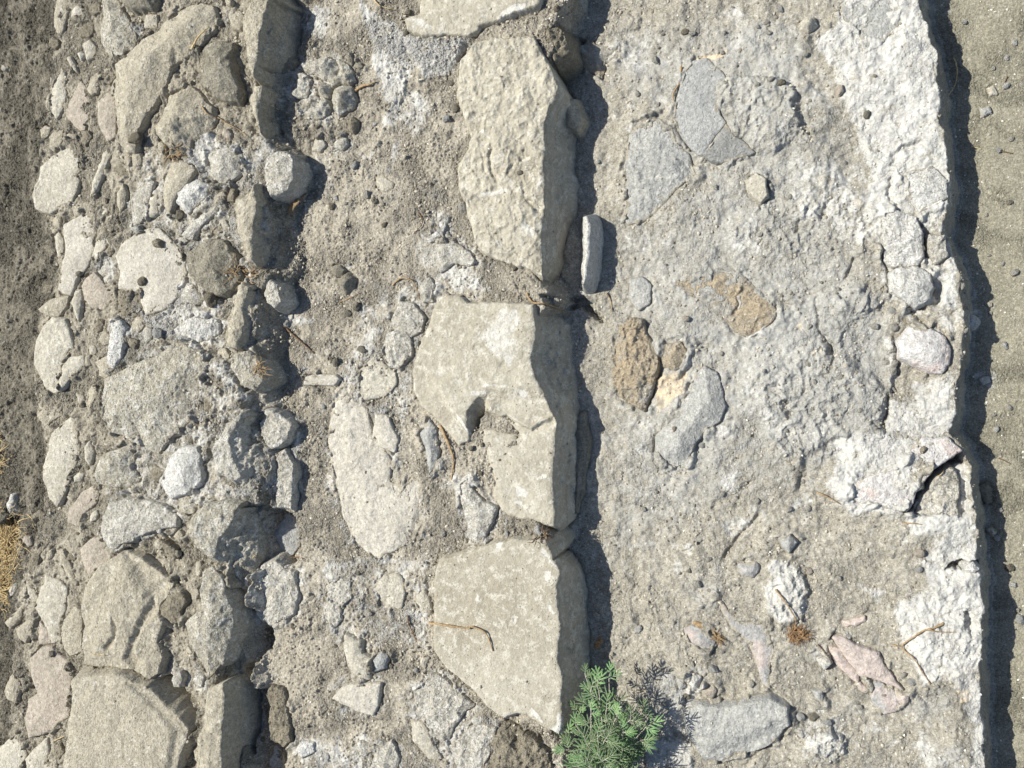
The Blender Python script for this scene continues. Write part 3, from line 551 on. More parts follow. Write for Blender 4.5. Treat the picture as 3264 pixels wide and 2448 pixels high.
S = T.copy()                       # highest surface so far (ground and stones), used to set things down on
STONE = np.zeros(T.shape, bool)
PENDING = []
_seed = [1000]
def stone(name, label, tile, pts, h=.012, mat='tan', outer=None, base=None, dome=.004, rough=.0022, facet=.0, tilt=(0, 0), bevel=None, bw=.012,
          side=4.5, cat='stone', group=None, mods=(), moat=.004, z=None, pit=0.0, parent=None, warp=.5, lay=0.0, chip=None, marks=()):
    _seed[0] += 17; sd = _seed[0]
    p0 = px(tile, pts)
    c = unproj(p0.mean(0)[None], 0)[0]
    if z is None:
        for _ in range(3):
            zr = float(MAC[gj(c[1]), gi(c[0])]); z0 = zr+h; c = unproj(p0.mean(0)[None], z0)[0]
    else: z0 = z
    P = unproj(p0, z0); c = P.mean(0)
    m = .035 if outer is None else .09
    Q = None
    zb = base
    if outer is not None:
        if zb is None: zb = z0-.08
        Q = unproj(px(tile, outer), (z0+zb)/2*0+zb)
        allp = np.vstack([P, Q])
    else: allp = P
    s = crop(allp, m); x = X[s]; y = Y[s]
    xw = x+warp*WX[s]; yw = y+warp*WY[s]
    d = sdf(xw, yw, P)+(.0035 if outer is None else .001); dm = max(float(d.max()), .004)
    b = bevel if bevel is not None else min(.15*h+.0015, .006)
    di = np.clip(d, 0, None)
    zz = z0-b*np.exp(-di/bw*2.2)+dome*(sst(0, 1, di/dm)-.5)
    zz = zz+tilt[0]*(x-c[0])+tilt[1]*(y-c[1])
    if facet:
        R = random.Random(sd); k = 7; zf = np.full(x.shape, 1e9, np.float32)
        ext = np.ptp(P, axis=0)/2
        for i in range(k):
            a = R.random()*2*math.pi; sl = facet*(.3+R.random()*1.1)
            off = sl*dm*(.15+.5*R.random())
            zf = np.minimum(zf, off-sl*((x-c[0])*math.cos(a)+(y-c[1])*math.sin(a)))
        zf = np.minimum(zf, facet*dm*.30)
        zz = zz+np.clip(zf, -h*1.3-.02, 1)
    if chip is None: chip = {'tan': .4, 'pitted': .5, 'greys': .4, 'greyp': .4, 'ochre': .6, 'earth': .8, 'dark': .6, 'lime': .7, 'white': .6, 'whitepink': .4}.get(mat, .22)
    xq_ = x+2*WX[s]; yq_ = y+2*WY[s]
    zz = zz+rough*(1.5*fbm(x, y, .08, 3, sd)+.55*fbm(x, y, .018, 4, sd+3, .66)+chip*(.9*conch(xq_, yq_, .042, 1, sd+5)+.45*conch(xq_, yq_, .016, 1, sd+6)))
    if lay:      # thin beds broken off in steps
        q = fbm(x, y, .16, 3, sd+8)*3; zz = zz+lay*(np.floor(q)+sst(.0, .16, q-np.floor(q)))
    if pit: zz = zz-domes(x, y, .012, .002, .0052, pit, sd+9)*.9
    for mp, mz, ms in mods:
        dd = sdf(xw, yw, unproj(px(tile, mp), z0)); zz = zz+mz*sst(-ms, ms, dd)
    zin = zz
    do = np.clip(-d, 0, None)
    zout = zz-do*side-.003*(do > 0)
    if Q is not None:
        dq = sdf(xw, yw, Q)
        t = np.clip(do/(do+np.clip(dq, 1e-5, None)), 0, 1)
        tt = t**.85
        bulge = np.sin(np.clip(t, 0, 1)*math.pi)**.7*(.014*fbm(x, y, .08, 3, sd+11)+.009*fbm(x, y, .026, 4, sd+12, .65)+.006*conch(xq_, yq_, .03, 1, sd+13))
        zo2 = zin*(1-tt)+zb*tt+bulge-.003
        zout = np.where(dq > 0, np.maximum(zout, zo2), np.where(dq > d, zb-(-dq)*3.5, zout))
    zs = np.where(d > 0, zin, zout).astype(np.float32)
    T[s] -= .012*sst(.004, .016, d)*(zs > T[s])
    if Q is None and h > .007 and z is None and cat != 'pebble' and name not in ('stone_chip', 'earth_clod'):     # earth and mortar lapping over the rim
        nz = fbm(x, y, .07, 3, sd+21)
        T[s] += (.75*min(h, .030)+.003)*sst(-.035, -.002, d)*sst(.026, .004, d)*sst(.02, .40, nz)
    if mat in ('lime', 'white'): A_lime[s] = np.maximum(A_lime[s], .62*sst(-.05, .0, d)*(1-w_soil[s]))
    if moat:
        dd_ = d if Q is None else np.maximum(d, dq)
        T[s] -= moat*np.exp(-(np.clip(-dd_, 0, None)/.007)**2)*(dd_ < .004)
    mk = None
    if marks:
        mk = np.zeros(x.shape, np.float32)
        for mt_, mp, am, so in marks: mk = np.maximum(mk, am*sst(-so, so, sdf(x+.8*WX[s], y+.8*WY[s], unproj(px(mt_, mp), z0))))
    PENDING.append((name, label, cat, group, mat, s, zs, c, parent, z0, mk))
    S[s] = np.maximum(S[s], zs); STONE[s] |= (zs > T[s])
    return len(PENDING)-1
BUILT = []
def build_stones():
    for (name, label, cat, group, mat, s, zs, c, parent, z0, mk) in PENDING:
        Ts = T[s]; keep = zs > Ts-.012
        # drop detached scraps: a vertex must be within reach of the stone body
        kc = keep[:-1, :-1] | keep[1:, :-1] | keep[:-1, 1:] | keep[1:, 1:]
        # cells lying wholly under another, higher stone stay (cheap)
        jj, ii = np.nonzero(kc)
        ny, nx = zs.shape; idx = np.arange(ny*nx).reshape(ny, nx)
        q = np.stack([idx[jj, ii], idx[jj, ii+1], idx[jj+1, ii+1], idx[jj+1, ii]], 1)
        used = np.unique(q); remap = np.full(ny*nx, -1, np.int64); remap[used] = np.arange(len(used))
        q = remap[q]
        x = X[s].ravel()[used]; y = Y[s].ravel()[used]; z = zs.ravel()[used]
        # close the underside
        e = np.concatenate([q[:, [0, 1]], q[:, [1, 2]], q[:, [2, 3]], q[:, [3, 0]]])
        key = np.minimum(e[:, 0], e[:, 1])*len(used)+np.maximum(e[:, 0], e[:, 1])
        u, first, cnt = np.unique(key, return_index=True, return_counts=True)
        be = e[first[cnt == 1]]
        bv = np.unique(be); n0 = len(used); bm_ = np.full(n0, -1); bm_[bv] = n0+np.arange(len(bv))
        zbot = float(z.min())-.02
        V = np.stack([x-c[0], y-c[1], z-z0], 1)
        Vb = np.stack([x[bv]-c[0], y[bv]-c[1], np.full(len(bv), zbot-z0)], 1)
        Vc = np.array([[float(x.mean()-c[0]), float(y.mean()-c[1]), zbot-z0-.005]])
        V = np.vstack([V, Vb, Vc]); nc = len(V)-1
        F4 = np.vstack([q, np.stack([be[:, 1], be[:, 0], bm_[be[:, 0]], bm_[be[:, 1]]], 1)])
        F3 = np.stack([bm_[be[:, 1]], bm_[be[:, 0]], np.full(len(be), nc)], 1)
        me = mesh_np(name, V, F4, F3)
        du = np.zeros(len(V), np.float32)
        du[:n0] = .95*(1-sst(.0, .014, z-Ts.ravel()[used])); du[n0:] = 1
        set_attr(me, 'dust', du)
        if mk is not None: set_attr(me, 'mark', np.concatenate([mk.ravel()[used], np.zeros(len(V)-n0)]))
        o = link(name, me, M[mat], (float(c[0]), float(c[1]), float(z0)))
        tagit(o, label, cat, group)
        BUILT.append(o)
Z = {}
# ------------------------------------------------------------------ the stones, traced from the photograph
st = stone
# ---- upper terrace, top left
st('stone_slab', 'upright grey-tan slab half buried at the top left corner beside the dark soil', 'L0', "365,-20 430,-20 440,60 410,130 395,205 365,210 345,150 355,60", .012, 'tan')
st('stone_chunk', 'small pale angular chunk with a white face near the top left corner', 'L0', "460,70 500,25 530,50 552,90 510,110 460,108", .016, 'cream', facet=.25)
st('boulder', 'speckled pitted boulder at the top edge left of the longest rounded rock', 'L0', "650,-20 740,-20 790,90 850,180 870,230 855,310 790,370 725,400 690,350 640,250 635,200 660,120", .022, 'pitted', dome=.02, pit=.5, rough=.004)
st('boulder', 'dark greenish rock cut off by the top edge of the view', 'L0', "750,-60 960,-60 985,0 960,30 830,35 790,20", .05, 'dark', dome=.02)
st('boulder', 'longest rounded tan rock of the upper tier, running diagonally like a bent arm', 'L0', "1040,170 1090,110 1200,30 1290,12 1370,40 1395,100 1385,180 1330,240 1240,330 1120,380 1080,430 1060,520 1010,590 970,680 930,720 870,830 850,980 800,980 750,900 745,800 740,700 720,600 740,500 725,410 800,350 900,250 1000,200", .034, 'tan', dome=.026, rough=.0035, bw=.03, mods=[("1040,160 1400,-20 1420,200 1240,330 1130,300", .016, .03), ("1090,380 1130,300 1180,380 1100,460", -.01, .01)])
st('stone_slab', 'smooth pale brown slab tucked under the left flank of the longest rounded rock', 'L0', "640,660 690,600 735,620 745,700 745,800 740,880 690,910 650,840 630,780", .014, 'pinkish')
st('stone_slab', 'thin bent tan slab pointing up to the left flank of the longest rounded rock', 'L0', "555,570 600,490 720,430 725,470 650,520 620,590 580,605", .014, 'tan')
st('stone_slab', 'narrow pale lens-shaped slab at the left edge of the upper tier, highest of the left edge slabs', 'L0', "310,650 340,540 400,450 415,500 410,560 425,600 415,660 360,770 330,720", .014, 'pale')
st('stone_slab', 'rose-brown pointed slab just right of the narrow lens-shaped slab', 'L0', "430,710 480,590 515,525 545,560 575,650 580,750 540,850 480,820 440,770", .012, 'pinkish')
st('stone_chunk', 'small squarish stone at the soil edge above the big pale slab', 'L0', "255,840 290,815 320,830 300,880 265,890", .012, 'tan')
st('stone_chunk', 'dusty tan wedge just above the upper corner of the big pale slab', 'L0', "320,890 350,850 400,850 390,910 345,980 320,960", .010, 'tan')
st('stone_chunk', 'dull rounded stone right of the dusty wedge, almost lost in the earth', 'L0', "425,860 470,840 500,870 470,905 430,890", .010, 'tan')
st('stone_flake', 'grey sliver lying alone in the earth above the lens-shaped slab', 'L0', "430,375 450,365 470,410 495,460 455,430", .010, 'pale')
st('pebble', 'round cream pebble in bare earth near the left edge slabs', 'L0', "500,345 520,335 540,355 520,380", .012, 'cream', cat='pebble')
st('stone_slab', 'big pale slab with a pointed top at the left edge of the upper tier', 'L0', "255,1085 340,1010 400,970 530,910 558,970 535,1040 505,1110 500,1180 490,1230 460,1300 400,1335 320,1380 230,1350 200,1270 215,1220 250,1160", .020, 'pale', lay=.0012, dome=.004)
st('stone_flake', 'long thin flake like a blade standing right of the big pale slab', 'L0', "580,1270 600,1160 650,1040 680,955 755,950 700,1020 660,1110 640,1180 600,1240", .018, 'pale')
st('earth_clod', 'dirt-coloured lump under the foot of the longest rounded rock', 'L0', "740,1090 780,1050 830,1090 820,1160 770,1150", .012, 'earth', cat='clod')
st('stone_chunk', 'small upright tan stone touching the foot of the longest rounded rock', 'L0', "850,1000 900,995 910,1040 900,1100 860,1100", .016, 'tan')
st('stone_flake', 'narrow vertical flake casting a thin dark shadow above the two cream slabs', 'L0', "760,1250 790,1190 810,1260 800,1330 775,1370 765,1330", .020, 'tan')
st('boulder', 'bulky dark lumpy boulder standing highest in the upper left quarter', 'L0', "980,790 1030,690 1040,600 1100,550 1180,530 1240,580 1340,680 1360,760 1300,850 1200,890 1190,960 1120,950 1050,920 990,850", .050, 'tan', dome=.03, rough=.005, facet=.30, bw=.02, pit=.15)
st('stone_block', 'dark tan block with a smooth right side beside the tall upright slab', 'L0', "1300,290 1380,255 1490,262 1470,360 1490,450 1520,560 1510,640 1440,640 1360,610 1310,540 1290,460 1320,360", .050, 'dark', outer="1290,280 1380,250 1515,258 1535,360 1535,450 1555,560 1535,650 1440,650 1350,615 1300,540 1280,460 1310,360", base=.07, dome=.01, rough=.004, facet=.25, tilt=(.05, 0))
st('stone_slab', 'tall upright slab with a ragged lit crest at the top edge, left of a deep shadow', 'L0', "1580,100 1620,20 1700,-40 1740,-30 1700,120 1680,260 1665,400 1645,500 1615,450 1595,300", .055, 'tan', outer="1560,100 1600,-20 1700,-60 1800,-60 1835,80 1835,360 1790,440 1700,510 1640,520 1600,450", base=.055, bw=.006, rough=.005)
st('stone_slab', 'small upright slab below the tall crest slab, its shaded side to the right', 'L0', "1615,650 1650,555 1700,545 1690,640 1670,740 1680,860 1655,760 1625,700", .035, 'tan', outer="1600,650 1650,540 1750,555 1785,600 1770,690 1745,770 1725,890 1690,900 1640,780", base=.05, bw=.006, rough=.005)
st('stone', 'lumpy white lime-coated stone right below the bulky dark boulder', 'L0', "1330,990 1400,960 1460,950 1550,990 1560,1090 1500,1150 1430,1200 1380,1190 1350,1120", .030, 'lime', dome=.02, rough=.004, facet=.3)
st('stone', 'wedge-shaped tan stone with a dark right edge pointing down between two white lumps', 'L0', "1060,1160 1100,1040 1150,1035 1210,1050 1250,1100 1200,1180 1150,1240 1080,1370 1060,1340 1050,1220", .034, 'tan', facet=.12, rough=.002, tilt=(.06, 0))
st('stone', 'white crusted lump lying just right of the tan wedge', 'L0', "1130,1260 1180,1190 1270,1155 1350,1200 1320,1270 1250,1330 1200,1370 1130,1310", .026, 'white', dome=.02, rough=.004, pit=.3)
st('stone_block', 'whitish knobbly block at the edge of the upper tier, half in shadow', 'L0', "1710,1110 1730,1010 1800,980 1880,1000 1900,1080 1890,1160 1860,1230 1800,1260 1750,1270 1720,1200", .016, 'lime', outer="1700,1110 1720,1000 1800,965 1890,990 1965,1040 1970,1160 1920,1200 1860,1280 1760,1290 1700,1200", base=.02, dome=.004, rough=.005, facet=.1, bw=.008)
st('stone_block', 'upright block with a smooth shaded right side, midway down the terrace edge', 'L0', "1530,1290 1600,1280 1640,1190 1665,1300 1640,1450 1635,1600 1640,1700 1600,1700 1590,1600 1535,1500", .050, 'tan', outer="1520,1285 1600,1265 1640,1180 1725,1225 1735,1340 1770,1430 1800,1520 1795,1650 1740,1760 1660,1790 1600,1740 1570,1610 1520,1500", base=.055, bw=.008, rough=.004)
st('stone_flake', 'white-crusted diagonal flake pointing to the upright block at the terrace edge', 'L0', "1180,1520 1250,1430 1420,1310 1400,1370 1290,1460 1240,1550 1190,1545", .024, 'lime')
st('stone', 'long grey-white stone left of the tan wedge, lower of two', 'L0', "855,1480 850,1300 920,1190 990,1180 960,1290 930,1400 880,1480", .012, 'lime')
st('stone', 'smooth small oblong stone right beside the long grey-white stone', 'L0', "950,1390 970,1280 1010,1260 1020,1370 980,1400", .018, 'pale')
st('stone_slab', 'large cream slab with a pointed left corner below the big pale slab', 'L0', "410,1460 520,1400 635,1345 625,1420 630,1510 600,1640 560,1720 500,1790 450,1900 400,1900 375,1870 390,1760 420,1640", .018, 'cream', dome=.004, lay=.0012)
st('stone_slab', 'pale slab leaning against the right side of the large cream slab', 'L0', "645,1500 700,1420 770,1360 780,1440 770,1510 700,1570 655,1640 610,1720 595,1660 625,1560", .014, 'pale')
st('stone_chunk', 'small blocky stone at the soil edge left of the large cream slab', 'L0', "330,1490 345,1400 400,1400 405,1450 345,1510", .012, 'tan')
st('stone_flake', 'grey flake squeezed between dark soil and the large cream slab', 'L0', "350,1530 380,1500 405,1560 395,1659 370,1659", .010, 'pale')
st('stone_slab', 'broadest smooth cream slab of the upper tier, with an irregular lower notch', 'L0', "740,1659 770,1590 850,1530 950,1480 1020,1480 1080,1540 1180,1640 1195,1770 1160,1850 1130,1930 1060,1990 935,2040 905,1960 915,1890 850,1880 760,1870 765,1750", .020, 'cream', dome=.012, rough=.0014)
st('pebble', 'dark grey pebble resting on the broadest cream slab', 'L0', "978,1565 1000,1550 1030,1562 1030,1595 990,1590", .034, 'earth', cat='pebble', moat=0)
st('stone', 'low earthy stone under the left lower corner of the broadest cream slab', 'L1', "762,230 905,222 925,300 900,380 800,400 765,400", .008, 'earth')
st('boulder', 'dark facetted boulder beside the broadest cream slab, loose in a hollow', 'L0', "1190,1690 1200,1640 1320,1550 1430,1560 1510,1670 1530,1790 1480,1860 1420,1905 1330,1910 1270,1840 1220,1770", .052, 'dark', dome=.014, facet=.28, rough=.005, bw=.012)
# ---- upper terrace, middle left
st('stone_slab', 'rose-brown rounded slab between the cream slabs and dark earth', 'L1', "525,190 560,140 605,105 650,160 680,200 735,210 730,270 680,340 600,330 545,280", .014, 'pinkish')
st('stone_flake', 'thin grey-green blade left of the rose-brown rounded slab', 'L1', "460,310 480,240 515,220 520,280 500,420 480,380", .018, 'pale')
st('stone_slab', 'tan slab with a white tip jutting left into the dark soil', 'L1', "240,340 300,300 370,270 430,260 420,330 370,385 290,380", .018, 'tan')
st('stone_slab', 'large pale oval slab at the left edge, halfway down the view', 'L1', "215,620 230,540 300,430 340,395 420,410 460,500 485,600 440,600 420,640 430,660 390,760 385,860 360,885 300,860 260,790 220,700", .020, 'pale', lay=.0015, mods=[("340,395 430,410 490,600 440,605 400,520", .008, .005)])
st('stone_slab', 'curved pale slab lying across the lower right of the large oval slab', 'L1', "400,720 450,660 530,650 545,700 500,760 430,800 380,870 370,820", .026, 'pale')
st('stone_slab', 'dusty leaf-shaped slab left of the largest pitted boulder', 'L1', "560,900 590,820 630,820 640,900 600,1000 585,1045 555,960", .010, 'tan')
st('stone_flake', 'little pointed flake left of the dusty leaf-shaped slab', 'L1', "490,890 530,900 545,960 510,985", .010, 'pale')
st('stone', 'dull stone with a pale curved rim above the tall spearhead slab', 'L1', "240,1040 280,990 345,975 400,1030 330,1060 300,1090 330,1120 270,1080", .014, 'tan')
st('stone_slab', 'tall spearhead-shaped grey slab at the left edge below the oval slab', 'L1', "275,1370 310,1260 330,1150 400,1090 470,1030 490,1140 510,1270 480,1350 440,1460 400,1560 365,1620 320,1580 280,1450", .020, 'pale', dome=.003)
st('stone_flake', 'short upright flake beside a dark hole left of the grey-white boulder', 'L1', "545,1240 570,1205 600,1270 575,1350 550,1320", .020, 'pale')
st('pebble', 'small pale stone touching the lower right edge of the spearhead slab', 'H', "550,530 590,488 620,510 600,555 560,560", .014, 'pale', cat='pebble')
st('stone_slab', 'rose-grey slab with an earth-filled right side above the dirt slope', 'L1', "430,1720 450,1640 520,1540 600,1490 640,1500 620,1600 560,1650 530,1740 490,1750", .012, 'pinkish')
st('boulder', 'largest pitted boulder of the upper tier, white crust on its upper half', 'L1', "640,960 650,800 720,770 850,700 1000,650 1100,570 1200,560 1320,620 1340,700 1320,800 1270,900 1220,940 1215,1060 1140,1140 1060,1200 1000,1280 900,1240 870,1170 820,1200 760,1150 700,1140 640,1060", .034, 'pitted', dome=.035, rough=.0045, pit=.6, bw=.035)
st('stone', 'narrow white lime-crusted stone standing above the largest pitted boulder', 'L1', "700,560 720,440 780,420 805,470 790,560 770,650 730,720 690,700", .020, 'white', rough=.004, pit=.3)
st('stone', 'low tan stone between the white narrow stone and the largest pitted boulder', 'L1', "620,690 690,650 720,730 700,800 650,780", .012, 'tan')
st('stone', 'broad white lump of lime mortar above the largest pitted boulder', 'L1', "1120,480 1200,410 1300,380 1400,420 1410,500 1300,550 1180,550", .020, 'white', dome=.014, rough=.005, pit=.3)
st('stone', 'small grey-white chunk under the left foot of the dark facetted boulder', 'L1', "1170,260 1200,180 1240,190 1300,280 1270,320 1180,300", .020, 'lime', facet=.3)
st('stone_block', 'upright wavy-edged stone at the terrace edge below the dark facetted boulder', 'L1', "1530,190 1560,175 1605,200 1590,270 1560,340 1575,420 1560,520 1535,600 1460,580 1480,470 1500,380 1520,280", .045, 'tan', outer="1510,180 1560,160 1640,180 1700,240 1760,340 1740,480 1680,580 1600,610 1530,620 1440,590 1460,470 1490,330", base=.045, bw=.01, rough=.005)
st('stone', 'small crusted knob on the ledge tight against the terrace foot', 'L1', "1710,240 1740,160 1790,190 1810,290 1770,330 1730,300", .022, 'lime', rough=.004)
st('boulder', 'grey-white boulder with a knobbly right half, left of the white angular stone', 'L1', "590,1380 640,1290 740,1260 820,1230 850,1330 840,1370 885,1450 850,1500 720,1500 640,1480 580,1430", .030, 'pitted', dome=.016, rough=.005, pit=.3, facet=.2)
st('stone', 'bright white angular stone with a clear shadow on its right', 'L1', "1050,1400 1100,1290 1150,1250 1250,1240 1275,1290 1280,1420 1280,1480 1200,1530 1080,1580 1040,1520 1020,1470", .050, 'white', dome=.012, facet=.25, rough=.003)
st('stone_block', 'big ridge block with a smooth brown shaded flank at the terrace edge', 'L1', "1370,1240 1440,1150 1500,1070 1545,1015 1560,1020 1500,1150 1490,1230 1515,1330 1560,1430 1500,1460 1400,1400", .050, 'lime', outer="1350,1240 1430,1130 1500,1040 1550,1000 1650,985 1690,1060 1700,1150 1760,1280 1765,1460 1680,1520 1560,1520 1400,1430", base=.05, bw=.01, rough=.005)
st('stone', 'crumbling brown-white stone on the terrace edge above the big ridge block', 'L1', "1520,640 1600,620 1670,690 1700,800 1640,870 1560,830 1510,740", .026, 'pitted', dome=.008, facet=.2, rough=.006)
st('stone', 'grey stone on the ledge with its left half in the shadow of the ridge block', 'L1', "1690,1080 1720,1000 1800,1020 1880,1100 1850,1200 1760,1250 1700,1160", .020, 'lime', dome=.004, rough=.006)
st('stone', 'earthy ridge of stone along the foot of the big ridge block', 'L1', "1770,1300 1840,1260 1900,1350 1890,1500 1880,1640 1800,1620 1760,1450", .016, 'lime', rough=.006)
st('stone', 'weathered lump below the white angular stone, soft edged', 'L1', "1150,1580 1200,1560 1290,1600 1260,1660 1160,1670", .018, 'pitted', dome=.01, rough=.005)
# ---- upper terrace, lower left
st('stone_slab', 'long white wedge-shaped slab with a broken lower edge', 'L2', "640,140 660,40 700,-50 800,-70 920,-70 1040,-40 1140,30 1130,90 1060,100 950,130 880,150 840,190 770,200 740,240 690,220", .036, 'lime', dome=.01, rough=.0035)
st('stone_block', 'large block with a rough lit face and smooth brown right side above the dark trench', 'L2', "1225,130 1240,40 1320,-50 1450,-70 1540,-50 1480,90 1400,190 1390,310 1290,230", .052, 'pitted', outer="1210,130 1225,30 1310,-80 1450,-95 1570,-80 1665,-30 1665,250 1630,420 1590,520 1500,430 1400,340 1280,250", base=.04, bw=.012, rough=.006, tilt=(-.08, 0))
st('stone_slab', 'tan slab peeping out above the large ridged boulder', 'L2', "515,240 600,170 660,170 720,260 720,310 650,340 570,430 530,330", .018, 'pinkish')
st('boulder', 'large ridged boulder with two diagonal grooves in the lower left quarter', 'L2', "530,500 580,430 640,350 740,290 770,265 870,300 960,370 1090,470 1080,540 1030,580 1000,640 1030,720 1000,850 1030,950 1000,1050 950,1090 840,1020 700,1010 530,990 515,880 530,760 515,650", .046, 'tan', dome=.022, rough=.004, bw=.03, mods=[("980,560 1000,640 900,760 860,900 880,1000 850,1010 800,960 860,800 920,660", -.02, .012), ("740,680 770,760 740,840 690,900 670,880 740,800", -.014, .008), ("770,260 1110,470 1040,560 960,560 850,400", -.018, .02)])
st('stone_slab', 'weathered tan slab against the left side of the ridged boulder', 'L2', "400,800 410,700 480,620 520,640 520,800 520,900 450,930 410,880", .018, 'tan')
st('stone_slab', 'dusty grey slab with faint streaks left of the ridged boulder', 'L2', "225,620 270,480 290,410 370,440 430,500 420,600 400,700 390,830 340,850 270,700", .016, 'pale', lay=.001)
st('stone', 'brown dirt-coated stone right of the ridged boulder', 'L2', "1020,630 1080,550 1160,530 1210,580 1160,640 1150,720 1080,730 1030,690", .034, 'earth', facet=.3, rough=.004)
st('boulder', 'upright grey boulder with a white-dusted peak between ridged boulder and trench', 'L2', "1165,740 1220,690 1290,640 1280,560 1290,400 1340,370 1400,430 1430,550 1470,640 1470,780 1440,900 1410,1000 1320,1100 1290,1080 1270,1000 1200,860", .052, 'pitted', dome=.02, facet=.25, rough=.005, bw=.02)
st('stone', 'rounded brown stone set lower behind the upright grey boulder', 'L2', "1470,680 1530,690 1565,850 1545,960 1490,1060 1400,1050 1440,960 1475,800", .005, 'dark', dome=.02, z=.05, side=1.6)
st('stone_slab', 'largest squarish slab in the lower left corner, broken lower right edge', 'L2', "455,1100 560,1070 740,1060 830,1100 930,1140 1000,1220 1060,1280 1140,1350 1190,1420 1180,1500 1130,1620 1100,1760 380,1760 420,1550 440,1450 430,1380 450,1290 460,1200", .062, 'tan', dome=.008, rough=.0028, bw=.02, side=3.2, mods=[("1000,1180 1200,1420 1200,1760 1050,1760 1100,1540 1120,1420 1010,1300 820,1110", -.014, .012)])
st('stone_block', 'squared upright block at the bottom edge between the largest slab and the trench', 'L2', "1340,1150 1440,1110 1455,1200 1440,1350 1430,1500 1440,1760 1300,1760 1270,1500 1320,1400 1330,1250", .045, 'tan', outer="1325,1145 1440,1090 1545,1050 1585,1080 1585,1300 1570,1500 1555,1760 1290,1760 1255,1500 1305,1400 1315,1250", base=.035, bw=.008, rough=.004)
st('stone_slab', 'long rose-cream slab left of the largest squarish slab', 'L2', "185,960 260,880 330,880 380,940 440,980 460,1060 450,1200 430,1330 350,1400 250,1450 180,1470 155,1350 180,1220 240,1180 200,1060", .026, 'pinkish', dome=.006, rough=.0025)
st('stone_flake', 'dark grey leaning flake at the lower left edge', 'L2', "25,1170 60,1070 110,1020 120,1140 100,1240 40,1210", .024, 'tan')
st('stone_flake', 'brown sharp flake right of the dark grey leaning flake', 'L2', "120,1080 165,1030 170,1120 140,1170", .020, 'dark')
st('stone_slab', 'pale slab cut off by the bottom left corner of the view', 'L2', "-60,1560 0,1530 90,1440 150,1500 160,1600 130,1760 -60,1760", .024, 'pale')
st('stone_slab', 'thin grey slab leaning beside the corner slab at the bottom edge', 'L2', "160,1600 300,1470 310,1560 250,1760 180,1760", .016, 'pale')
st('stone_chunk', 'small pointed dusty stone near the dry grass', 'L2', "165,590 170,450 200,480 240,560 220,580", .014, 'pale')
st('stone_flake', 'upper of two leaning grey flakes below the dry grass', 'L2', "30,720 100,650 140,610 130,680 60,760", .016, 'tan')
st('stone_flake', 'lower leaning grey flake with a jagged edge below the dry grass', 'L2', "100,760 200,680 225,720 180,790 160,850 120,820", .022, 'tan')
st('stone_chunk', 'little rose wedge under the dusty streaked slab', 'L2', "250,850 250,720 300,770 345,850", .016, 'pinkish')
st('stone_flake', 'narrow diagonal rib of stone in the dirt slope right of the dry grass', 'H', "440,1080 470,1080 520,1180 575,1320 560,1345 500,1260 450,1170", .016, 'tan')
st('stone_chunk', 'smooth grey pebble-like stone at the edge of the dry grass', 'H', "60,1380 90,1340 120,1350 110,1410 70,1420", .018, 'greys')
st('stone_flake', 'flat dusty outcrop sloping down to the dry grass', 'H', "200,1180 290,1050 320,990 370,1010 300,1110 260,1230 250,1300 220,1240", .012, 'earth')
st('stone_chunk', 'crumpled white chunk with dark hollows beside the dry grass', 'H', "42,720 55,660 80,665 100,740 130,790 90,820 60,790", .030, 'white', facet=.5, rough=.006)
st('stone_chunk', 'dark round stone cut by the left edge under the crumpled white chunk', 'H', "-60,800 -20,770 20,790 30,840 10,880 -60,890", .034, 'dark', facet=.4)
st('stone_chunk', 'small tan stone alone between white wedge slab and rough block', 'L2', "1120,160 1150,120 1170,150 1160,200", .014, 'tan')
st('stone_block', 'rough grey-white squarish stone standing on the ledge beside the trench', 'L2', "1630,400 1700,340 1780,320 1840,380 1905,400 1920,580 1890,660 1820,700 1740,740 1670,680 1640,560", .022, 'lime', dome=.01, rough=.005, side=3, bw=.01)
st('stone', 'shadowed bluish stone deep in the trench beside the large block', 'L2', "1730,60 1800,0 1900,30 1930,100 1930,220 1880,280 1720,250 1700,120", .0, 'grey', z=-.04, dome=.014, rough=.003)
st('stone_slab', 'smooth blue-grey slab lying in the shadow at the bottom of the trench', 'L2', "1590,1500 1640,1150 1670,1090 1730,1140 1750,1260 1740,1420 1770,1500 1830,1580 1820,1760 1570,1760", .0, 'grey', z=-.045, dome=.012, rough=.002)
st('stone', 'smooth round grey stone in the trench under the rough squarish stone', 'L2', "1590,860 1640,770 1740,790 1765,860 1730,940 1640,1010 1590,980", .0, 'grey', z=-.045, dome=.012, rough=.002)
st('stone', 'jagged earthy rib between trench and dusty ledge at the bottom', 'L2', "1720,1180 1760,1130 1830,1160 1850,1250 1870,1400 1880,1480 1830,1520 1760,1490 1740,1420 1760,1260", .018, 'earth', rough=.006)
st('pebble', 'bright white stone at the bottom of the ledge right of the trench', 'L2', "1920,1550 1950,1500 2020,1510 2030,1560 1950,1595", .020, 'white', cat='pebble')
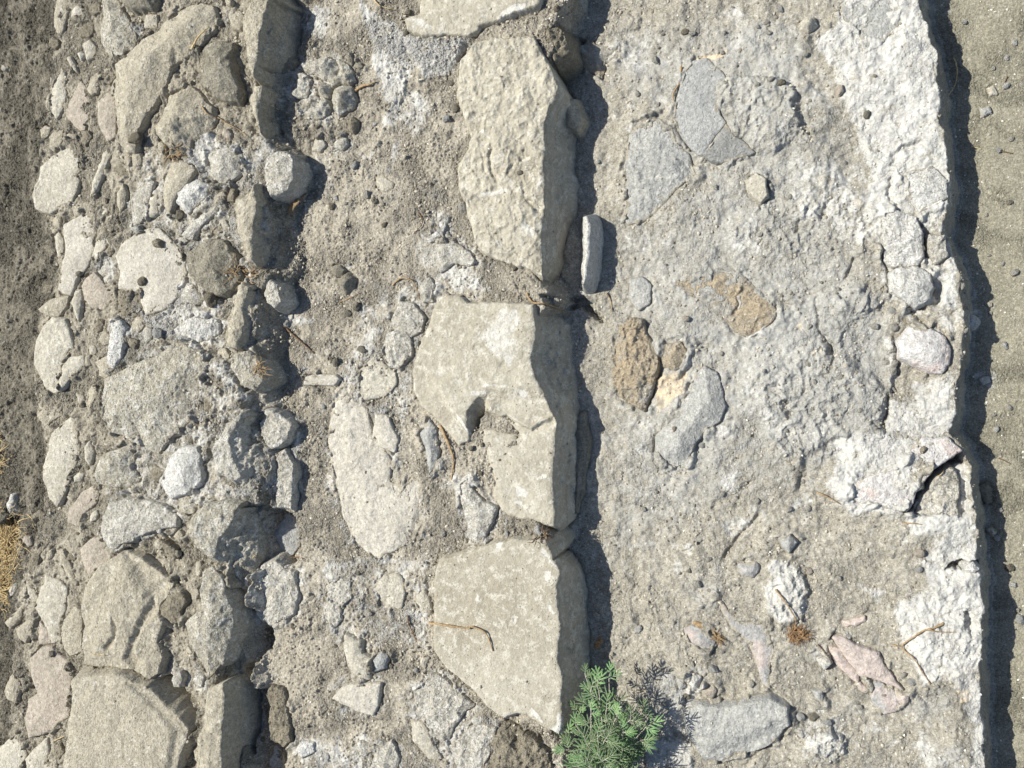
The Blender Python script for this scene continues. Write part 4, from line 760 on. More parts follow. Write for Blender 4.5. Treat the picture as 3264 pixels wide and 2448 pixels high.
# ---- ledge: crusted lumps of the cluster near the top
grp = None
st('earth_clod', 'round free-standing clod, right-hand one of the crusted cluster on the ledge', 'C', "835,650 850,590 940,560 1020,565 1040,620 1070,700 1040,780 960,830 890,855 850,790 835,730", .040, 'pitted', dome=.03, rough=.004, facet=.35, bw=.02, cat='clod')
st('earth_clod', 'grey half-round clod touching the left side of the round free-standing clod', 'C', "690,610 680,550 740,530 810,560 830,610 800,680 740,690 700,660", .028, 'pitted', dome=.026, cat='clod')
st('earth_clod', 'broad pitted clod forming the top of the crusted cluster', 'C', "525,340 600,310 720,280 800,270 860,300 905,380 890,450 830,510 750,490 690,450 620,430 560,400", .028, 'lime', dome=.024, rough=.006, pit=.4, cat='clod')
st('earth_clod', 'striped clod at the upper right of the crusted cluster, dark shadow beside it', 'C', "880,290 930,280 1000,350 1060,440 1070,500 1020,540 930,530 840,570 835,510 900,460 920,380", .032, 'pitted', dome=.02, rough=.006, cat='clod')
st('earth_clod', 'white-faced lower left clod of the crusted cluster', 'C', "560,870 600,810 680,770 730,700 800,720 810,800 800,860 700,930 640,920", .026, 'lime', dome=.02, rough=.006, pit=.3, cat='clod')
st('earth_clod', 'tall crusted clod at the left of the cluster, edged by a dark crack', 'C', "480,420 540,440 580,470 630,530 610,600 580,690 480,690 420,640 470,560", .022, 'lime', dome=.014, rough=.006, cat='clod')
st('stone_chunk', 'small wedge of stone in shadow above the crusted cluster', 'C', "990,260 1030,240 1060,290 1050,360 1000,320", .024, 'dark')
st('stone_chunk', 'small oval stone just right of the wedge above the crusted cluster', 'C', "1060,390 1100,340 1150,340 1170,370 1130,395", .016, 'dark')
st('earth_clod', 'brown rounded clod below and right of the crusted cluster', 'C', "1010,960 1060,910 1110,940 1110,1010 1070,1060 1020,1040", .020, 'earth', dome=.012, cat='clod')
st('stone_chunk', 'flat angular stone at the lower end of the crusted cluster', 'C', "640,1190 680,1110 740,1150 770,1200 720,1265 650,1250", .016, 'pale')
st('stone_chunk', 'greyish knob right of the flat angular stone under the crusted cluster', 'C', "860,1180 920,1130 990,1130 1000,1190 950,1240 880,1220", .018, 'lime', dome=.01)
st('earth_clod', 'dark brown clod on the brink left of the crusted cluster', 'C', "280,310 360,310 430,290 460,330 410,400 340,440 300,400", .022, 'earth', facet=.3, rough=.005, cat='clod')
st('stone_flake', 'thin pale plate lying flat on the ledge right below the crusted cluster', 'C', "1330,1550 1390,1540 1490,1610 1480,1659 1400,1700 1340,1640", .008, 'pale')
# ---- ledge, other embedded stones
st('stone_slab', 'upper pale flat rock buried in the ledge, ending in a lime-crusted column', 'M1', "300,740 400,640 450,700 520,760 530,830 470,900 330,930 285,865", .010, 'pale', rough=.003, lay=.001)
st('stone_slab', 'widest pale flat rock buried in the ledge left of the dressed blocks', 'M1', "95,1170 120,950 200,880 340,1000 370,1180 440,1240 500,1330 480,1470 580,1500 640,1440 720,1480 740,1580 700,1740 640,1860 540,1900 450,1930 420,1980 330,1910 250,1820 200,1700 150,1500 110,1350", .011, 'cream', dome=.012, rough=.003, lay=.0016, mods=[("700,1480 760,1580 700,1760 640,1880 540,1910 640,1780 680,1640", -.01, .01)])
st('stone_slab', 'small pale lobe overlapping the upper right of the widest flat rock', 'M1', "400,1020 470,1040 540,1200 520,1270 420,1230 380,1140", .016, 'cream', rough=.002)
st('stone', 'upper lime-crusted lump of the knobbly column left of the middle block', 'M1', "500,400 560,300 640,310 710,400 690,480 620,520 560,500 500,460", .020, 'lime', dome=.012, rough=.004)
st('stone', 'lime-crusted lump with a blue-grey hollow, lower end of the knobbly column', 'M1', "440,620 470,510 580,470 625,560 620,640 560,730 490,720", .022, 'lime', dome=.012, rough=.004, mods=[("500,560 580,640 560,720 520,700", -.008, .006)])
st('stone', 'rounded lump at the top of the knobbly column beside a bent rootlet', 'M1', "680,190 740,140 780,190 760,290 700,300", .018, 'lime', dome=.012, rough=.004)
st('stone', 'long grey-crusted stone left of the dressed block with a pocket', 'M1', "690,1150 740,1070 780,1120 800,1250 790,1350 750,1400 720,1250", .020, 'greys', dome=.012, rough=.004)
st('stone', 'white stone pointing down between the widest flat rock and the two lower blocks', 'M1', "930,1480 990,1440 1040,1540 1100,1600 1170,1640 1150,1720 1100,1820 1080,1880 1020,1850 1000,1740 970,1640", .022, 'lime', dome=.012, rough=.004)
st('stone_chunk', 'pale cut bar lying level on the open dust of the ledge', 'M1', "-62,828 -52,790 -20,780 140,775 158,800 130,832", .020, 'cream', bevel=.002, bw=.004, side=5, warp=.3, rough=.001, dome=.001)
st('earth_clod', 'largest dark clod on the open dust of the ledge', 'M1', "145,160 200,115 245,150 240,205 185,245 160,210", .030, 'dark', dome=.02, facet=.5, cat='clod', side=2)
st('earth_clod', 'grey-faced clod just above the largest dark clod', 'M1', "95,70 160,60 185,90 170,130 130,130", .020, 'dark', facet=.4, cat='clod')
st('stone_chunk', 'blue-grey chunk with a dark right side on the ledge left of the lowest block', 'M2', "380,970 430,920 470,940 450,1020 390,1035", .030, 'grey', facet=.3)
st('stone', 'cracked pale stone with a black hollow at its right, lower ledge', 'M2', "190,880 200,800 290,850 300,920 370,960 350,1090 290,1090 220,1010", .026, 'pale', facet=.12, rough=.003)
st('stone', 'flat pale stone with a ragged base under the cracked pale stone', 'M2', "200,1130 300,1120 420,1120 410,1250 380,1320 250,1280 120,1210", .020, 'cream', rough=.003)
st('stone', 'white-grey stone facing the lower left corner of the lowest dressed block', 'M2', "645,1150 700,1120 740,1050 800,1060 870,1120 950,1200 1030,1260 970,1300 900,1400 860,1500 800,1470 720,1380 670,1290", .016, 'lime', rough=.005, dome=.012)
st('stone_slab', 'pale slanting slab below the white-grey stone', 'M2', "630,1350 700,1370 780,1500 820,1600 740,1600 650,1480", .012, 'pale', rough=.003)
st('stone', 'rough whitish stone at the bottom edge left of the brown boulder', 'M2', "880,1520 1000,1440 1080,1360 1180,1400 1120,1600 1080,1760 940,1660", .014, 'lime', rough=.006)
st('boulder', 'brown rough boulder under the lowest dressed block at the bottom edge', 'M2', "1130,1560 1190,1420 1230,1370 1300,1400 1420,1480 1500,1560 1530,1659 1530,1760 1130,1760", .015, 'earth', dome=.02, rough=.008, mods=[("1260,1400 1340,1420 1350,1560 1270,1600", -.014, .02)])
st('stone', 'low pale stone in the middle of the bottom edge of the ledge', 'M2', "350,1640 400,1530 500,1500 540,1600 520,1760 350,1760", .014, 'lime', rough=.006, dome=.012)
st('stone', 'faint whitish stone just up and left of the low bottom edge stone', 'M2', "210,1560 300,1500 400,1520 330,1580", .010, 'lime', rough=.004)
st('stone', 'long vertical plaster-coated stone near the left of the lower ledge', 'M2', "75,480 150,440 230,440 235,560 160,620 170,700 130,760 80,680 90,560", .012, 'lime', rough=.005)
st('stone', 'plaster-coated stone with a lit notch in the middle of the lower ledge', 'M2', "390,490 440,400 560,420 590,520 560,620 480,630 420,560", .012, 'pale', rough=.004)
st('stone', 'small rounded plaster-coated stone nearest the lowest block', 'M2', "650,530 720,500 760,640 700,660 650,590", .012, 'pale', rough=.003)
st('pebble', 'pale chip with a red fleck beside the lowest dressed block', 'M2', "690,930 740,950 720,1010 690,990", .012, 'pale', cat='pebble')
st('stone_chunk', 'white chip, upper one of the broken bits above the middle block', 'M0', "790,1430 840,1420 870,1470 820,1490", .014, 'white')
st('stone_chunk', 'flat white chip, left one of the broken bits above the middle block', 'M0', "720,1550 800,1500 815,1530 750,1565", .012, 'white')
st('stone_chunk', 'tan white chip, right one of the broken bits above the middle block', 'M0', "830,1510 870,1500 885,1540 850,1555", .012, 'cream')
st('stone', 'white crusted rock with a saw-toothed top edge above the middle block', 'M0', "680,1600 850,1565 900,1575 1010,1640 1040,1700 1000,1720 900,1700 820,1760 740,1690", .014, 'lime', rough=.004)
relief('M1', "1000,1160 975,1020 1050,915 1105,905 1120,960 1080,1040 1060,1130", -.045, .006)
# ---- dressed blocks
st('dressed_block', 'dressed block cut off by the top edge, pale broken lower rim', 'M0', "590,120 680,80 700,-60 1480,-60 1450,50 1340,90 1250,130 1120,150 1060,190 1000,220 850,215 700,220 600,180", .026, 'dress', outer="560,130 660,80 680,-80 1560,-80 1700,-60 1770,-60 1755,60 1700,140 1640,180 1540,130 1440,125 1300,150 1130,180 1070,205 1000,230 850,228 700,232 590,195", base=-.14, dome=.006, rough=.003, cat='block', mods=[("1080,230 1080,170 1250,110 1480,20 1520,110 1300,170", -.03, .008)], bw=.02, marks=[('M0', "1300,30 1370,20 1360,60 1180,120 1190,90", 1, .006), ('M0', "600,120 680,100 800,180 640,190", .6, .01), ('M0', "1380,-20 1480,-20 1400,10", .5, .01)])
st('dressed_block', 'longest dressed block, rough cream top with wavy bedding, upper middle', 'M0', "1060,265 1150,250 1280,240 1420,240 1470,330 1530,440 1580,560 1565,620 1515,700 1485,830 1500,960 1480,1060 1492,1200 1490,1350 1475,1500 1475,1659 1480,1780 1400,1740 1250,1700 1100,1640 1050,1560 1000,1420 980,1300 930,1190 940,1060 1000,960 1020,880 960,720 920,620 940,500 950,380", .026, 'dress',
   outer="1040,262 1150,240 1280,230 1440,225 1560,440 1660,620 1725,770 1705,830 1690,950 1690,1100 1718,1200 1695,1400 1645,1500 1605,1659 1592,1790 1535,1865 1470,1810 1380,1760 1240,1715 1080,1660 1030,1570 985,1430 960,1310 912,1195 922,1050 985,955 1000,885 940,725 905,622 925,495 935,370", base=-.15, dome=.006, rough=.0055, cat='block', bw=.02, side=3,
   mods=[("1140,930 1170,940 1150,1040 1190,1150 1200,1210 1150,1130 1130,1020", -.008, .004), ("1080,970 1110,1050 1130,1130 1100,1110", -.007, .004), ("1340,1000 1370,960 1370,1020 1330,1060", -.007, .004), ("1260,1100 1300,1060 1290,1110 1250,1150", -.006, .004), ("1370,1280 1480,1340 1450,1380 1390,1320", -.010, .005), ("1200,1250 1230,1290 1240,1340 1210,1310", -.006, .004), ("1350,1160 1370,1200 1360,1260 1340,1200", -.006, .004)], chip=.6, marks=[('M0', "1350,1440 1440,1470 1450,1530 1380,1540 1340,1490", .7, .012), ('M0', "1060,1240 1160,1240 1260,1220 1250,1260 1120,1270", .8, .006), ('M0', "1090,830 1150,890 1140,900 1070,850", .7, .005), ('M0', "930,1160 1000,1170 1010,1240 950,1220", .6, .01), ('M0', "1020,540 1060,520 1050,640 1010,620", .4, .01), ('M0', "1440,1150 1470,1080 1490,1180 1450,1220", .6, .008), ('M0', "1280,590 1460,620 1440,800 1250,760", .3, .03)])
st('dressed_block', 'dressed block with an open pocket and a raised back, second from the bottom', 'M1', "780,310 850,250 940,260 990,310 1080,305 1415,312 1430,420 1432,540 1405,660 1425,780 1478,870 1522,1000 1558,1060 1550,1200 1540,1340 1538,1500 1550,1659 1545,1760 1480,1750 1400,1720 1250,1690 1200,1659 1140,1560 1170,1480 1110,1340 1085,1200 1080,1130 1130,1125 1230,1150 1340,1172 1290,1120 1230,1050 1130,1000 1115,915 1060,915 985,1010 985,1110 1010,1190 930,1230 850,1130 760,1030 690,980 640,870 625,760 650,690 680,580 740,450", .032, 'dress',
   outer="765,300 840,235 950,245 1000,295 1080,290 1400,295 1530,325 1645,378 1685,450 1695,600 1712,800 1722,1000 1740,1200 1738,1400 1715,1600 1695,1700 1640,1760 1560,1790 1470,1765 1380,1735 1240,1705 1180,1665 1120,1560 1150,1480 1090,1345 1068,1200 1065,1130 1000,1215 925,1250 835,1140 745,1040 675,990 620,875 605,760 635,680 665,575 725,445", base=-.15, dome=.004, rough=.0025, cat='block', bw=.015, side=3.5,
   mods=[("1000,1150 1080,1080 1240,1040 1400,1130 1540,1050 1620,1200 1620,1800 1000,1800", -.022, .008), ("1110,900 1300,880 1480,880 1560,1060 1400,1140 1240,1060", -.018, .030), ("620,690 690,700 800,860 860,960 1010,1180 930,1260 800,1100 600,900", -.012, .008), ("960,700 1000,880 900,960 850,900 860,850 920,930 960,900", .0, .01)], marks=[('M1', "1300,1495 1330,1505 1375,1545 1360,1572 1310,1572", 1, .005), ('M1', "1200,330 1350,320 1340,480 1330,640 1280,740 1120,640 1040,520", .62, .03), ('M1', "1290,400 1335,400 1330,460 1300,450", .9, .008), ('M1', "1320,870 1400,880 1380,920 1340,915", .9, .006), ('M1', "1110,820 1240,830 1300,850 1200,860 1060,850", .7, .008), ('M1', "900,980 960,1060 1000,1140 1010,1190 985,1150 930,1050", .9, .004), ('M1', "1440,1430 1510,1410 1500,1440 1420,1460", .8, .004), ('M1', "1270,1600 1330,1600 1390,1640 1330,1630", .7, .005), ('M1', "1020,870 1110,872 1100,900 1010,900", .9, .004), ('M1', "690,700 800,740 860,770 720,740", .6, .008)])
st('dressed_block', 'lowest dressed block, smooth flat top with a dry root across it', 'M2', "795,330 830,300 900,290 1050,240 1180,200 1320,180 1500,190 1540,280 1590,380 1580,560 1600,760 1580,940 1610,1100 1600,1280 1610,1350 1590,1450 1480,1390 1380,1320 1320,1300 1230,1335 1130,1270 1000,1130 870,1020 810,950 770,890 775,700 780,500", .036, 'dress',
   outer="780,325 820,288 900,278 1050,225 1180,185 1320,165 1510,182 1680,260 1742,370 1772,500 1764,650 1782,800 1787,1000 1762,1200 1700,1300 1660,1400 1600,1470 1480,1405 1380,1337 1320,1318 1230,1352 1115,1285 985,1145 855,1035 795,962 752,900 757,700 762,500", base=-.15, dome=.002, rough=.0016, cat='block', bw=.008, side=3.5, warp=.7, marks=[('M2', "1180,205 1230,188 1205,240 1182,236", 1, .004), ('M2', "1470,215 1500,240 1565,345 1550,350 1480,270", .8, .006), ('M2', "1492,380 1535,385 1528,440 1505,450", 1, .004), ('M2', "1520,595 1540,600 1565,665 1548,670", 1, .003), ('M2', "1308,680 1326,684 1316,735 1300,738", 1, .003), ('M2', "1392,1265 1410,1270 1485,1355 1480,1375 1410,1320", .9, .004), ('M2', "1575,1290 1615,1340 1600,1450 1540,1420 1575,1380", 1, .006), ('M2', "1420,540 1480,540 1470,575 1410,580", .6, .008), ('M2', "920,340 980,345 970,400 920,390", .5, .01), ('M2', "1045,520 1070,510 1080,570 1050,580", .6, .006), ('M2', "960,1090 1100,1080 1300,1300 1200,1330", .35, .03)])
st('stone', 'low dark stone protruding at the foot of the block with a pocket', 'M1', "1735,1020 1780,1180 1770,1300 1750,1400 1725,1560 1700,1659 1680,1500 1690,1100", .0, 'dark', z=-.12, dome=.01)
st('stone', 'low stone in shadow at the upper foot of the longest dressed block', 'M0', "1600,640 1680,640 1725,770 1700,825 1640,800 1610,720", .0, 'tan', z=-.075, dome=.02, rough=.002)
st('stone', 'knobbly earthy stone in the joint below the top block', 'M0', "1440,180 1540,150 1620,220 1640,330 1560,380 1480,280", .0, 'earth', z=-.01, dome=.02, rough=.008)
st('stone_slab', 'thin upright slab wedged in the gap right of the longest dressed block', 'M0', "1756,1405 1770,1400 1786,1460 1794,1560 1791,1659 1776,1750 1752,1835 1740,1840 1746,1760 1754,1600 1753,1480", .0, 'white', z=-.055, side=3.5, dome=.004, bevel=.004, outer="1738,1450 1750,1388 1776,1386 1800,1460 1808,1560 1805,1660 1788,1750 1760,1848 1730,1858 1734,1760 1738,1600", base=-.145, rough=.0015)
# ---- platform: embedded stones
st('stone_slab', 'smooth blue-grey plate with a crack at its foot, upper middle of the lower tier', 'R0', "330,380 370,340 440,330 530,400 560,480 500,560 510,640 545,680 480,770 410,860 360,830 300,750 260,670 265,600 290,500", .014, 'grey', rough=.002, lay=.0012)
st('stone_slab', 'blue-tan triangular plate just across the crack from the smooth blue-grey plate', 'R0', "420,860 480,790 550,695 600,760 640,780 710,850 600,885 500,905", .014, 'greyt', rough=.002)
st('boulder', 'lumpy blue-white rock at the left of the lower tier, largest one there', 'R0', "10,750 60,690 150,640 210,680 250,710 270,790 340,860 380,970 330,990 280,1040 220,1110 150,1180 80,1230 0,1240 -20,1200 0,1000 -10,900", .022, 'greys', dome=.016, rough=.0045, facet=.12, mods=[("40,930 150,940 190,990 80,1010", -.01, .01)])
st('stone_flake', 'tilted pale flake throwing a dark narrow shadow, middle of the lower tier', 'R0', "660,1000 720,970 765,1000 775,1090 745,1120 690,1070", .030, 'pale', tilt=(.18, 0), dome=.0, bevel=.002, side=5, rough=.001)
st('pebble', 'rounded tan cobble alone on gravel near the top of the lower tier', 'R0', "965,120 1000,85 1040,90 1062,130 1010,175 965,150", .030, 'pale', dome=.018, cat='pebble', facet=.25)
st('pebble', 'tiny rose pebble right of the middle gravel streak', 'R0', "1172,480 1195,475 1203,500 1185,515", .016, 'pinkish', cat='pebble')
st('stone_slab', 'pale slab set in white plaster at the right edge of the lower tier', 'R0', "1550,960 1700,930 1775,1000 1785,1090 1700,1150 1640,1180 1570,1100", .012, 'white', rough=.003)
st('stone_slab', 'broad blue-white plate in the plaster at the upper right corner', 'R0', "1200,20 1290,-30 1480,-40 1520,60 1500,160 1400,260 1320,300 1280,180 1200,120", .008, 'greys', rough=.003)
st('stone', 'small earthy stone with an ochre flank at the top left of the lower tier', 'M0', "1700,310 1800,280 1900,300 1990,300 1985,340 1930,380 1880,420 1860,500 1810,460 1720,400", .016, 'ochre', rough=.005, dome=.012)
st('stone', 'upper white crumbling block near the right edge, touching the bright white one', 'R0', "1430,1190 1500,1180 1610,1220 1640,1300 1640,1380 1650,1440 1620,1475 1480,1485 1440,1450", .026, 'white', rough=.006, facet=.12)
st('stone', 'brightest white block with a black shadow on its right, near the right edge', 'R1', "1470,100 1520,70 1620,62 1690,100 1705,170 1680,240 1620,282 1540,240 1480,190", .045, 'white', dome=.014, facet=.22, rough=.003)
st('stone', 'small knobbly stone on the brink just right of the two white blocks', 'R0', "1690,1310 1770,1320 1790,1420 1720,1470 1690,1400", .018, 'lime', rough=.006)
st('stone', 'white rose-stained stone overhanging the right edge halfway down', 'R1', "1515,480 1580,400 1700,410 1770,450 1805,520 1800,600 1760,650 1680,640 1590,590 1530,560", .036, 'whitepink', dome=.016, facet=.18, rough=.003)
st('stone_slab', 'large rose-white slab ending in a curved black crevice at the right edge', 'R1', "1580,1070 1650,1020 1790,1020 1860,1085 1790,1130 1720,1180 1650,1260 1605,1310 1590,1380 1560,1425 1420,1400 1290,1370 1240,1330 1300,1260 1440,1200 1540,1170 1560,1110", .026, 'whitepink', dome=.006, rough=.003, side=6, bw=.006)
st('pebble', 'brown pebble lying on the large rose-white slab', 'R1', "1635,1080 1650,1070 1668,1078 1660,1095 1640,1095", .040, 'earth', cat='pebble', moat=0)
st('stone', 'ribbed white rock on the outer side of the curved black crevice', 'R1', "1640,1350 1740,1230 1800,1190 1835,1200 1840,1280 1830,1400 1850,1470 1750,1490 1620,1460", .0, 'lime', z=-.15, rough=.007, dome=.01)
st('stone', 'ochre and grey split stone in the middle of the lower tier', 'R1', "280,160 380,110 500,100 630,95 700,170 780,230 830,310 820,350 740,420 680,460 600,420 540,330 400,240", .009, 'ochre', rough=.005, mods=[("650,170 610,220 620,270 580,330 600,340 640,270 640,220 670,180", -.010, .004)])
st('stone', 'long ochre grainy rock with deep furrows at the left of the lower tier', 'F', "1325,760 1340,705 1365,690 1385,690 1395,725 1415,745 1420,780 1412,830 1400,860 1390,888 1375,875 1355,870 1335,850 1325,820", .018, 'ochre', rough=.009, dome=.014)
st('stone', 'small two-coloured knob right of the long ochre rock', 'R1', "200,560 220,500 290,480 325,530 310,610 260,640 205,610", .026, 'ochre', rough=.005, dome=.012)
st('stone', 'bean-shaped smooth blue-grey stone near the middle of the lower tier', 'R1', "160,1020 200,960 300,900 310,820 370,740 380,670 430,620 490,650 530,760 540,840 510,920 440,960 370,1050 330,1160 270,1170 190,1140 165,1090", .024, 'greys', dome=.02, rough=.003, bw=.03)
st('stone', 'flat dusty stone with a straight left rim above the long ochre rock', 'R1', "20,130 80,120 130,160 120,260 60,300 10,240", .010, 'greys')
st('stone', 'grey facetted knob on the mound right of the ochre and grey split stone', 'R1', "1190,200 1260,170 1340,220 1330,280 1280,360 1220,330", .012, 'greys', rough=.004, dome=.012)
st('stone_slab', 'large flat grey rock with a broken front, right of the green plant', 'R2', "320,1120 400,1085 500,1100 620,1090 740,1060 800,1055 890,1100 895,1190 840,1260 780,1310 700,1340 600,1360 500,1400 430,1390 390,1340 330,1230", .042, 'greys', dome=.010, rough=.0035, side=3.5, bw=.015, tilt=(.02, .02), lay=.0018, mods=[("330,1240 440,1330 640,1280 860,1180 900,1280 700,1380 430,1440", -.014, .02)])
st('stone_slab', 'longest rose slab with cracked edges in the lower right', 'R2', "1150,710 1200,700 1280,750 1400,800 1440,870 1500,960 1530,990 1440,950 1370,930 1300,910 1240,840 1190,770", .022, 'pink', rough=.003, side=4)
st('stone_slab', 'grey plate with a rose left rim under the longest rose slab', 'R2', "1350,1000 1380,950 1420,960 1480,1000 1530,1030 1540,1080 1500,1110 1440,1125 1380,1080", .014, 'greyp')
st('stone_chunk', 'rose chip at the right end of the grey plate with the rose rim', 'R2', "1500,1010 1560,1010 1565,1060 1540,1085 1510,1050", .022, 'pink')
st('stone_slab', 'thin rose strip broken off along the left of the longest rose slab', 'R2', "1130,760 1180,770 1230,850 1290,910 1290,950 1220,900 1170,850", .012, 'pink')
st('stone_chunk', 'small rose chip below the thin rose strip', 'R2', "1260,970 1300,955 1340,985 1330,1010", .014, 'pink')
st('stone_chunk', 'narrow rose splinter above the longest rose slab', 'R2', "1210,620 1320,585 1330,610 1230,640", .010, 'pink')
st('stone', 'grey and rose stone beside a brown wood splinter', 'R2', "320,660 360,640 450,680 490,710 470,780 400,770 340,730", .024, 'greyp', facet=.15)
st('stone_slab', 'blue-grey arrow-shaped slab with rose edges, left of the orange root tuft', 'R2', "500,470 560,560 640,620 700,625 770,615 800,700 815,780 790,870 790,980 760,960 720,840 680,740 600,660 540,570", .012, 'greyp', rough=.002)
st('stone', 'rounded rose-grey stone up and left of the white rubble', 'R2', "620,295 720,280 735,320 700,370 640,350", .016, 'greyp', dome=.01)
st('stone', 'grey lump with a dark crescent shadow in the upper part of the lower right', 'R2', "850,150 900,130 940,170 900,225 870,200", .022, 'greys', dome=.012)
st('stone_chunk', 'bright white clod above the large flat grey rock', 'R2', "330,950 370,925 405,930 400,985 360,1000", .032, 'white', dome=.016, facet=.3)
st('stone_chunk', 'rose-brown clod right of the bright white clod', 'R2', "415,990 470,975 495,1000 465,1040 430,1030", .022, 'pinkish', facet=.3)
st('stone_chunk', 'grey clod left of the bright white clod', 'R2', "275,940 320,930 325,980 290,990", .020, 'greys', facet=.2)
st('stone_chunk', 'whitish clod between the arrow-shaped slab and the longest rose slab', 'R2', "1060,830 1120,810 1140,850 1100,880", .026, 'lime', facet=.3)
st('stone_chunk', 'grey wedge with a pointed shadow below the arrow-shaped slab', 'R2', "1035,1010 1085,1000 1090,1070 1060,1050", .020, 'greys')
st('stone_slab', 'blue-grey worn slab at the right brink near the forked twig', 'R2', "1530,640 1620,600 1740,640 1760,760 1740,900 1680,960 1620,880 1540,760", .006, 'greys')
st('stone', 'white hummock at the bottom of the lower tier between two rocks', 'R2', "1010,1260 1080,1210 1200,1260 1180,1340 1100,1370 1030,1330", .016, 'white', rough=.006, dome=.012)
st('stone_chunk', 'white piece wedged in the notch at the right brink', 'R2', "1890,300 1930,290 1960,320 1940,335 1890,325", .016, 'white')
# ---- low ground on the right
st('stone_chunk', 'white crumbling lump on the low ground just past the shadow', 'R1', "1895,350 1930,340 1960,360 1940,395 1900,390", .016, 'white', facet=.3)
st('stone_slab', 'flat dust-coloured flake with a jagged shadow on the low ground', 'G', "880,700 960,668 1000,720 1000,820 950,850 920,780", .014, 'earth', rough=.002, warp=.8)
st('stone_chunk', 'dark blue-grey chip on the low ground near the upper right', 'R0', "1970,600 2020,598 2030,625 1985,640", .012, 'greys', cat='pebble')
st('stone_flake', 'pale thin chip left above the dark blue-grey chip on the low ground', 'R0', "2010,490 2040,480 2068,520 2030,530", .008, 'pale', cat='pebble')
st('stone_chunk', 'tan stone on the low ground right of the jagged white brink', 'G', "970,1090 1010,1070 1050,1100 1010,1130", .014, 'tan', cat='pebble')
st('stone_chunk', 'white chip half in shadow on the low ground, halfway down', 'R1', "1970,690 2010,680 2020,700 1990,712", .012, 'white', cat='pebble')

Rf = random.Random(77); nf_ = 0; _tries = 0
while nf_ < 55 and _tries < 4000:
    _tries += 1
    fx0 = Rf.uniform(60, 900); fy0 = Rf.uniform(0, 2448); r = Rf.uniform(14, 34)
    w_ = unproj(np.array([[fx0, fy0]]), .07)[0]; j_, i_ = gj(w_[1]), gi(w_[0])
    if d1[j_, i_] > -.06 or w_up[j_, i_] < .8 or S[j_, i_] < -.01: continue
    k_ = int(r*.001*.8/G)+1
    if STONE[max(j_-k_, 0):j_+k_+1, max(i_-k_, 0):i_+k_+1].any(): continue
    n_ = Rf.choice([4, 5, 5, 6]); a0 = Rf.random()*6.28; el = Rf.uniform(.45, .9); ro = Rf.uniform(-.5, .5)+1.57
    pl = []
    for q_ in range(n_):
        a = a0+6.283*(q_+Rf.uniform(-.28, .28))/n_; ux, uy = r*math.cos(a), r*el*math.sin(a)
        pl.append((fx0+ux*math.cos(ro)-uy*math.sin(ro), fy0+ux*math.sin(ro)+uy*math.cos(ro)))
    TILE['_'] = (0, 0, 1)
    st('stone_chip', 'small angular chip of stone packed in the earth between the larger upper stones', '_', pl, Rf.uniform(.007, .014), Rf.choice(['tan', 'pale', 'pinkish', 'earth', 'lime', 'tan', 'earth']), group='chips packed between the upper stones', warp=.3, tilt=(Rf.uniform(-.2, .2), Rf.uniform(-.2, .2)), dome=.002)
    nf_ += 1
build_stones()
# ------------------------------------------------------------------ the ground meshes, cut out of the one height field
xc = (X[:-1, :-1]+X[1:, 1:])/2
lab = np.zeros((NY-1, NX-1), np.int8)
def cellv(a): return (a[:-1, :-1]+a[1:, 1:]+a[1:, :-1]+a[:-1, 1:])/4
c0, c1, c2, c3 = cellv(d0), cellv(d1), cellv(d2), cellv(d3)
lab[:] = 1; lab[c0 < 0] = 0; lab[c1 > .5*B1] = 2; lab[c2 > .025] = 3; lab[c3 > B3+.01] = 4
idx = np.arange(NX*NY).reshape(NY, NX)
for k, (nm, mt) in enumerate([('soil', T_SOIL), ('earth_bank', T_UP), ('earth_ledge', T_LEDGE), ('mortar_platform', T_PLAT), ('ground', T_GROUND)]):
    jj, ii = np.nonzero(lab == k)
    q = np.stack([idx[jj, ii], idx[jj, ii+1], idx[jj+1, ii+1], idx[jj+1, ii]], 1)
    used = np.unique(q); rm = np.full(NX*NY, -1, np.int64); rm[used] = np.arange(len(used))
    me = mesh_np(nm, np.stack([X.ravel()[used], Y.ravel()[used], T.ravel()[used]], 1), rm[q])
    for an, A in (('lime', A_lime), ('grey', A_grey), ('ochre', A_och)): set_attr(me, an, A.ravel()[used])
    o = link(nm, me, mt)
    if nm == 'mortar_platform': tagit(o, 'broad lower tier of grey mortar and white lime rubble, ending at the low dusty ground', 'wall')
    else: tagit(o, kind='structure')

# ------------------------------------------------------------------ small loose things
def surf(x, y):
    return float(S[gj(y), gi(x)])
def at(tile, x, y, lift=0.0):
    p = px(tile, [(x, y)]); z = -.05
    for _ in range(12):
        w = unproj(p, z)[0]; z = .5*z+.5*(surf(w[0], w[1])+lift)
    w = unproj(p, z)[0]
    return np.array([w[0], w[1], surf(w[0], w[1])])
def ico(sub):
    import bmesh
    bm = bmesh.new(); bmesh.ops.create_icosphere(bm, subdivisions=sub, radius=1)
    v = np.array([p.co[:] for p in bm.verts]); f = np.array([[q.index for q in g.verts] for g in bm.faces]); bm.free()
    return v, f
IV3, IF3 = ico(4); IV1, IF1 = ico(1)
def lump(seed, flat=.7, rough=.16):
    R = np.random.default_rng(seed); v = IV3.copy()
    for k in range(9):      # chip flat faces
        n = R.normal(size=3); n /= np.linalg.norm(n); d = .68+.25*R.random()
        t = v@n; v = v-np.outer(np.clip(t-d, 0, None), n)
    f = 1+rough*np.array([mnoise.fractal(Vector(p*1.7+seed % 97), .7, 2.1, 5) for p in v])[:, None]
    v = v*f*np.array([1+.35*R.random(), .8+.2*R.random(), flat])
    return v
PROTO = []
for i in range(10):
    me = mesh_np('pebble', lump(50+i, .6+.04*i), None, IF3); set_attr(me, 'dust', np.clip(-IV3[:, 2]*.6, 0, 1)); PROTO.append(me)
PM = {}
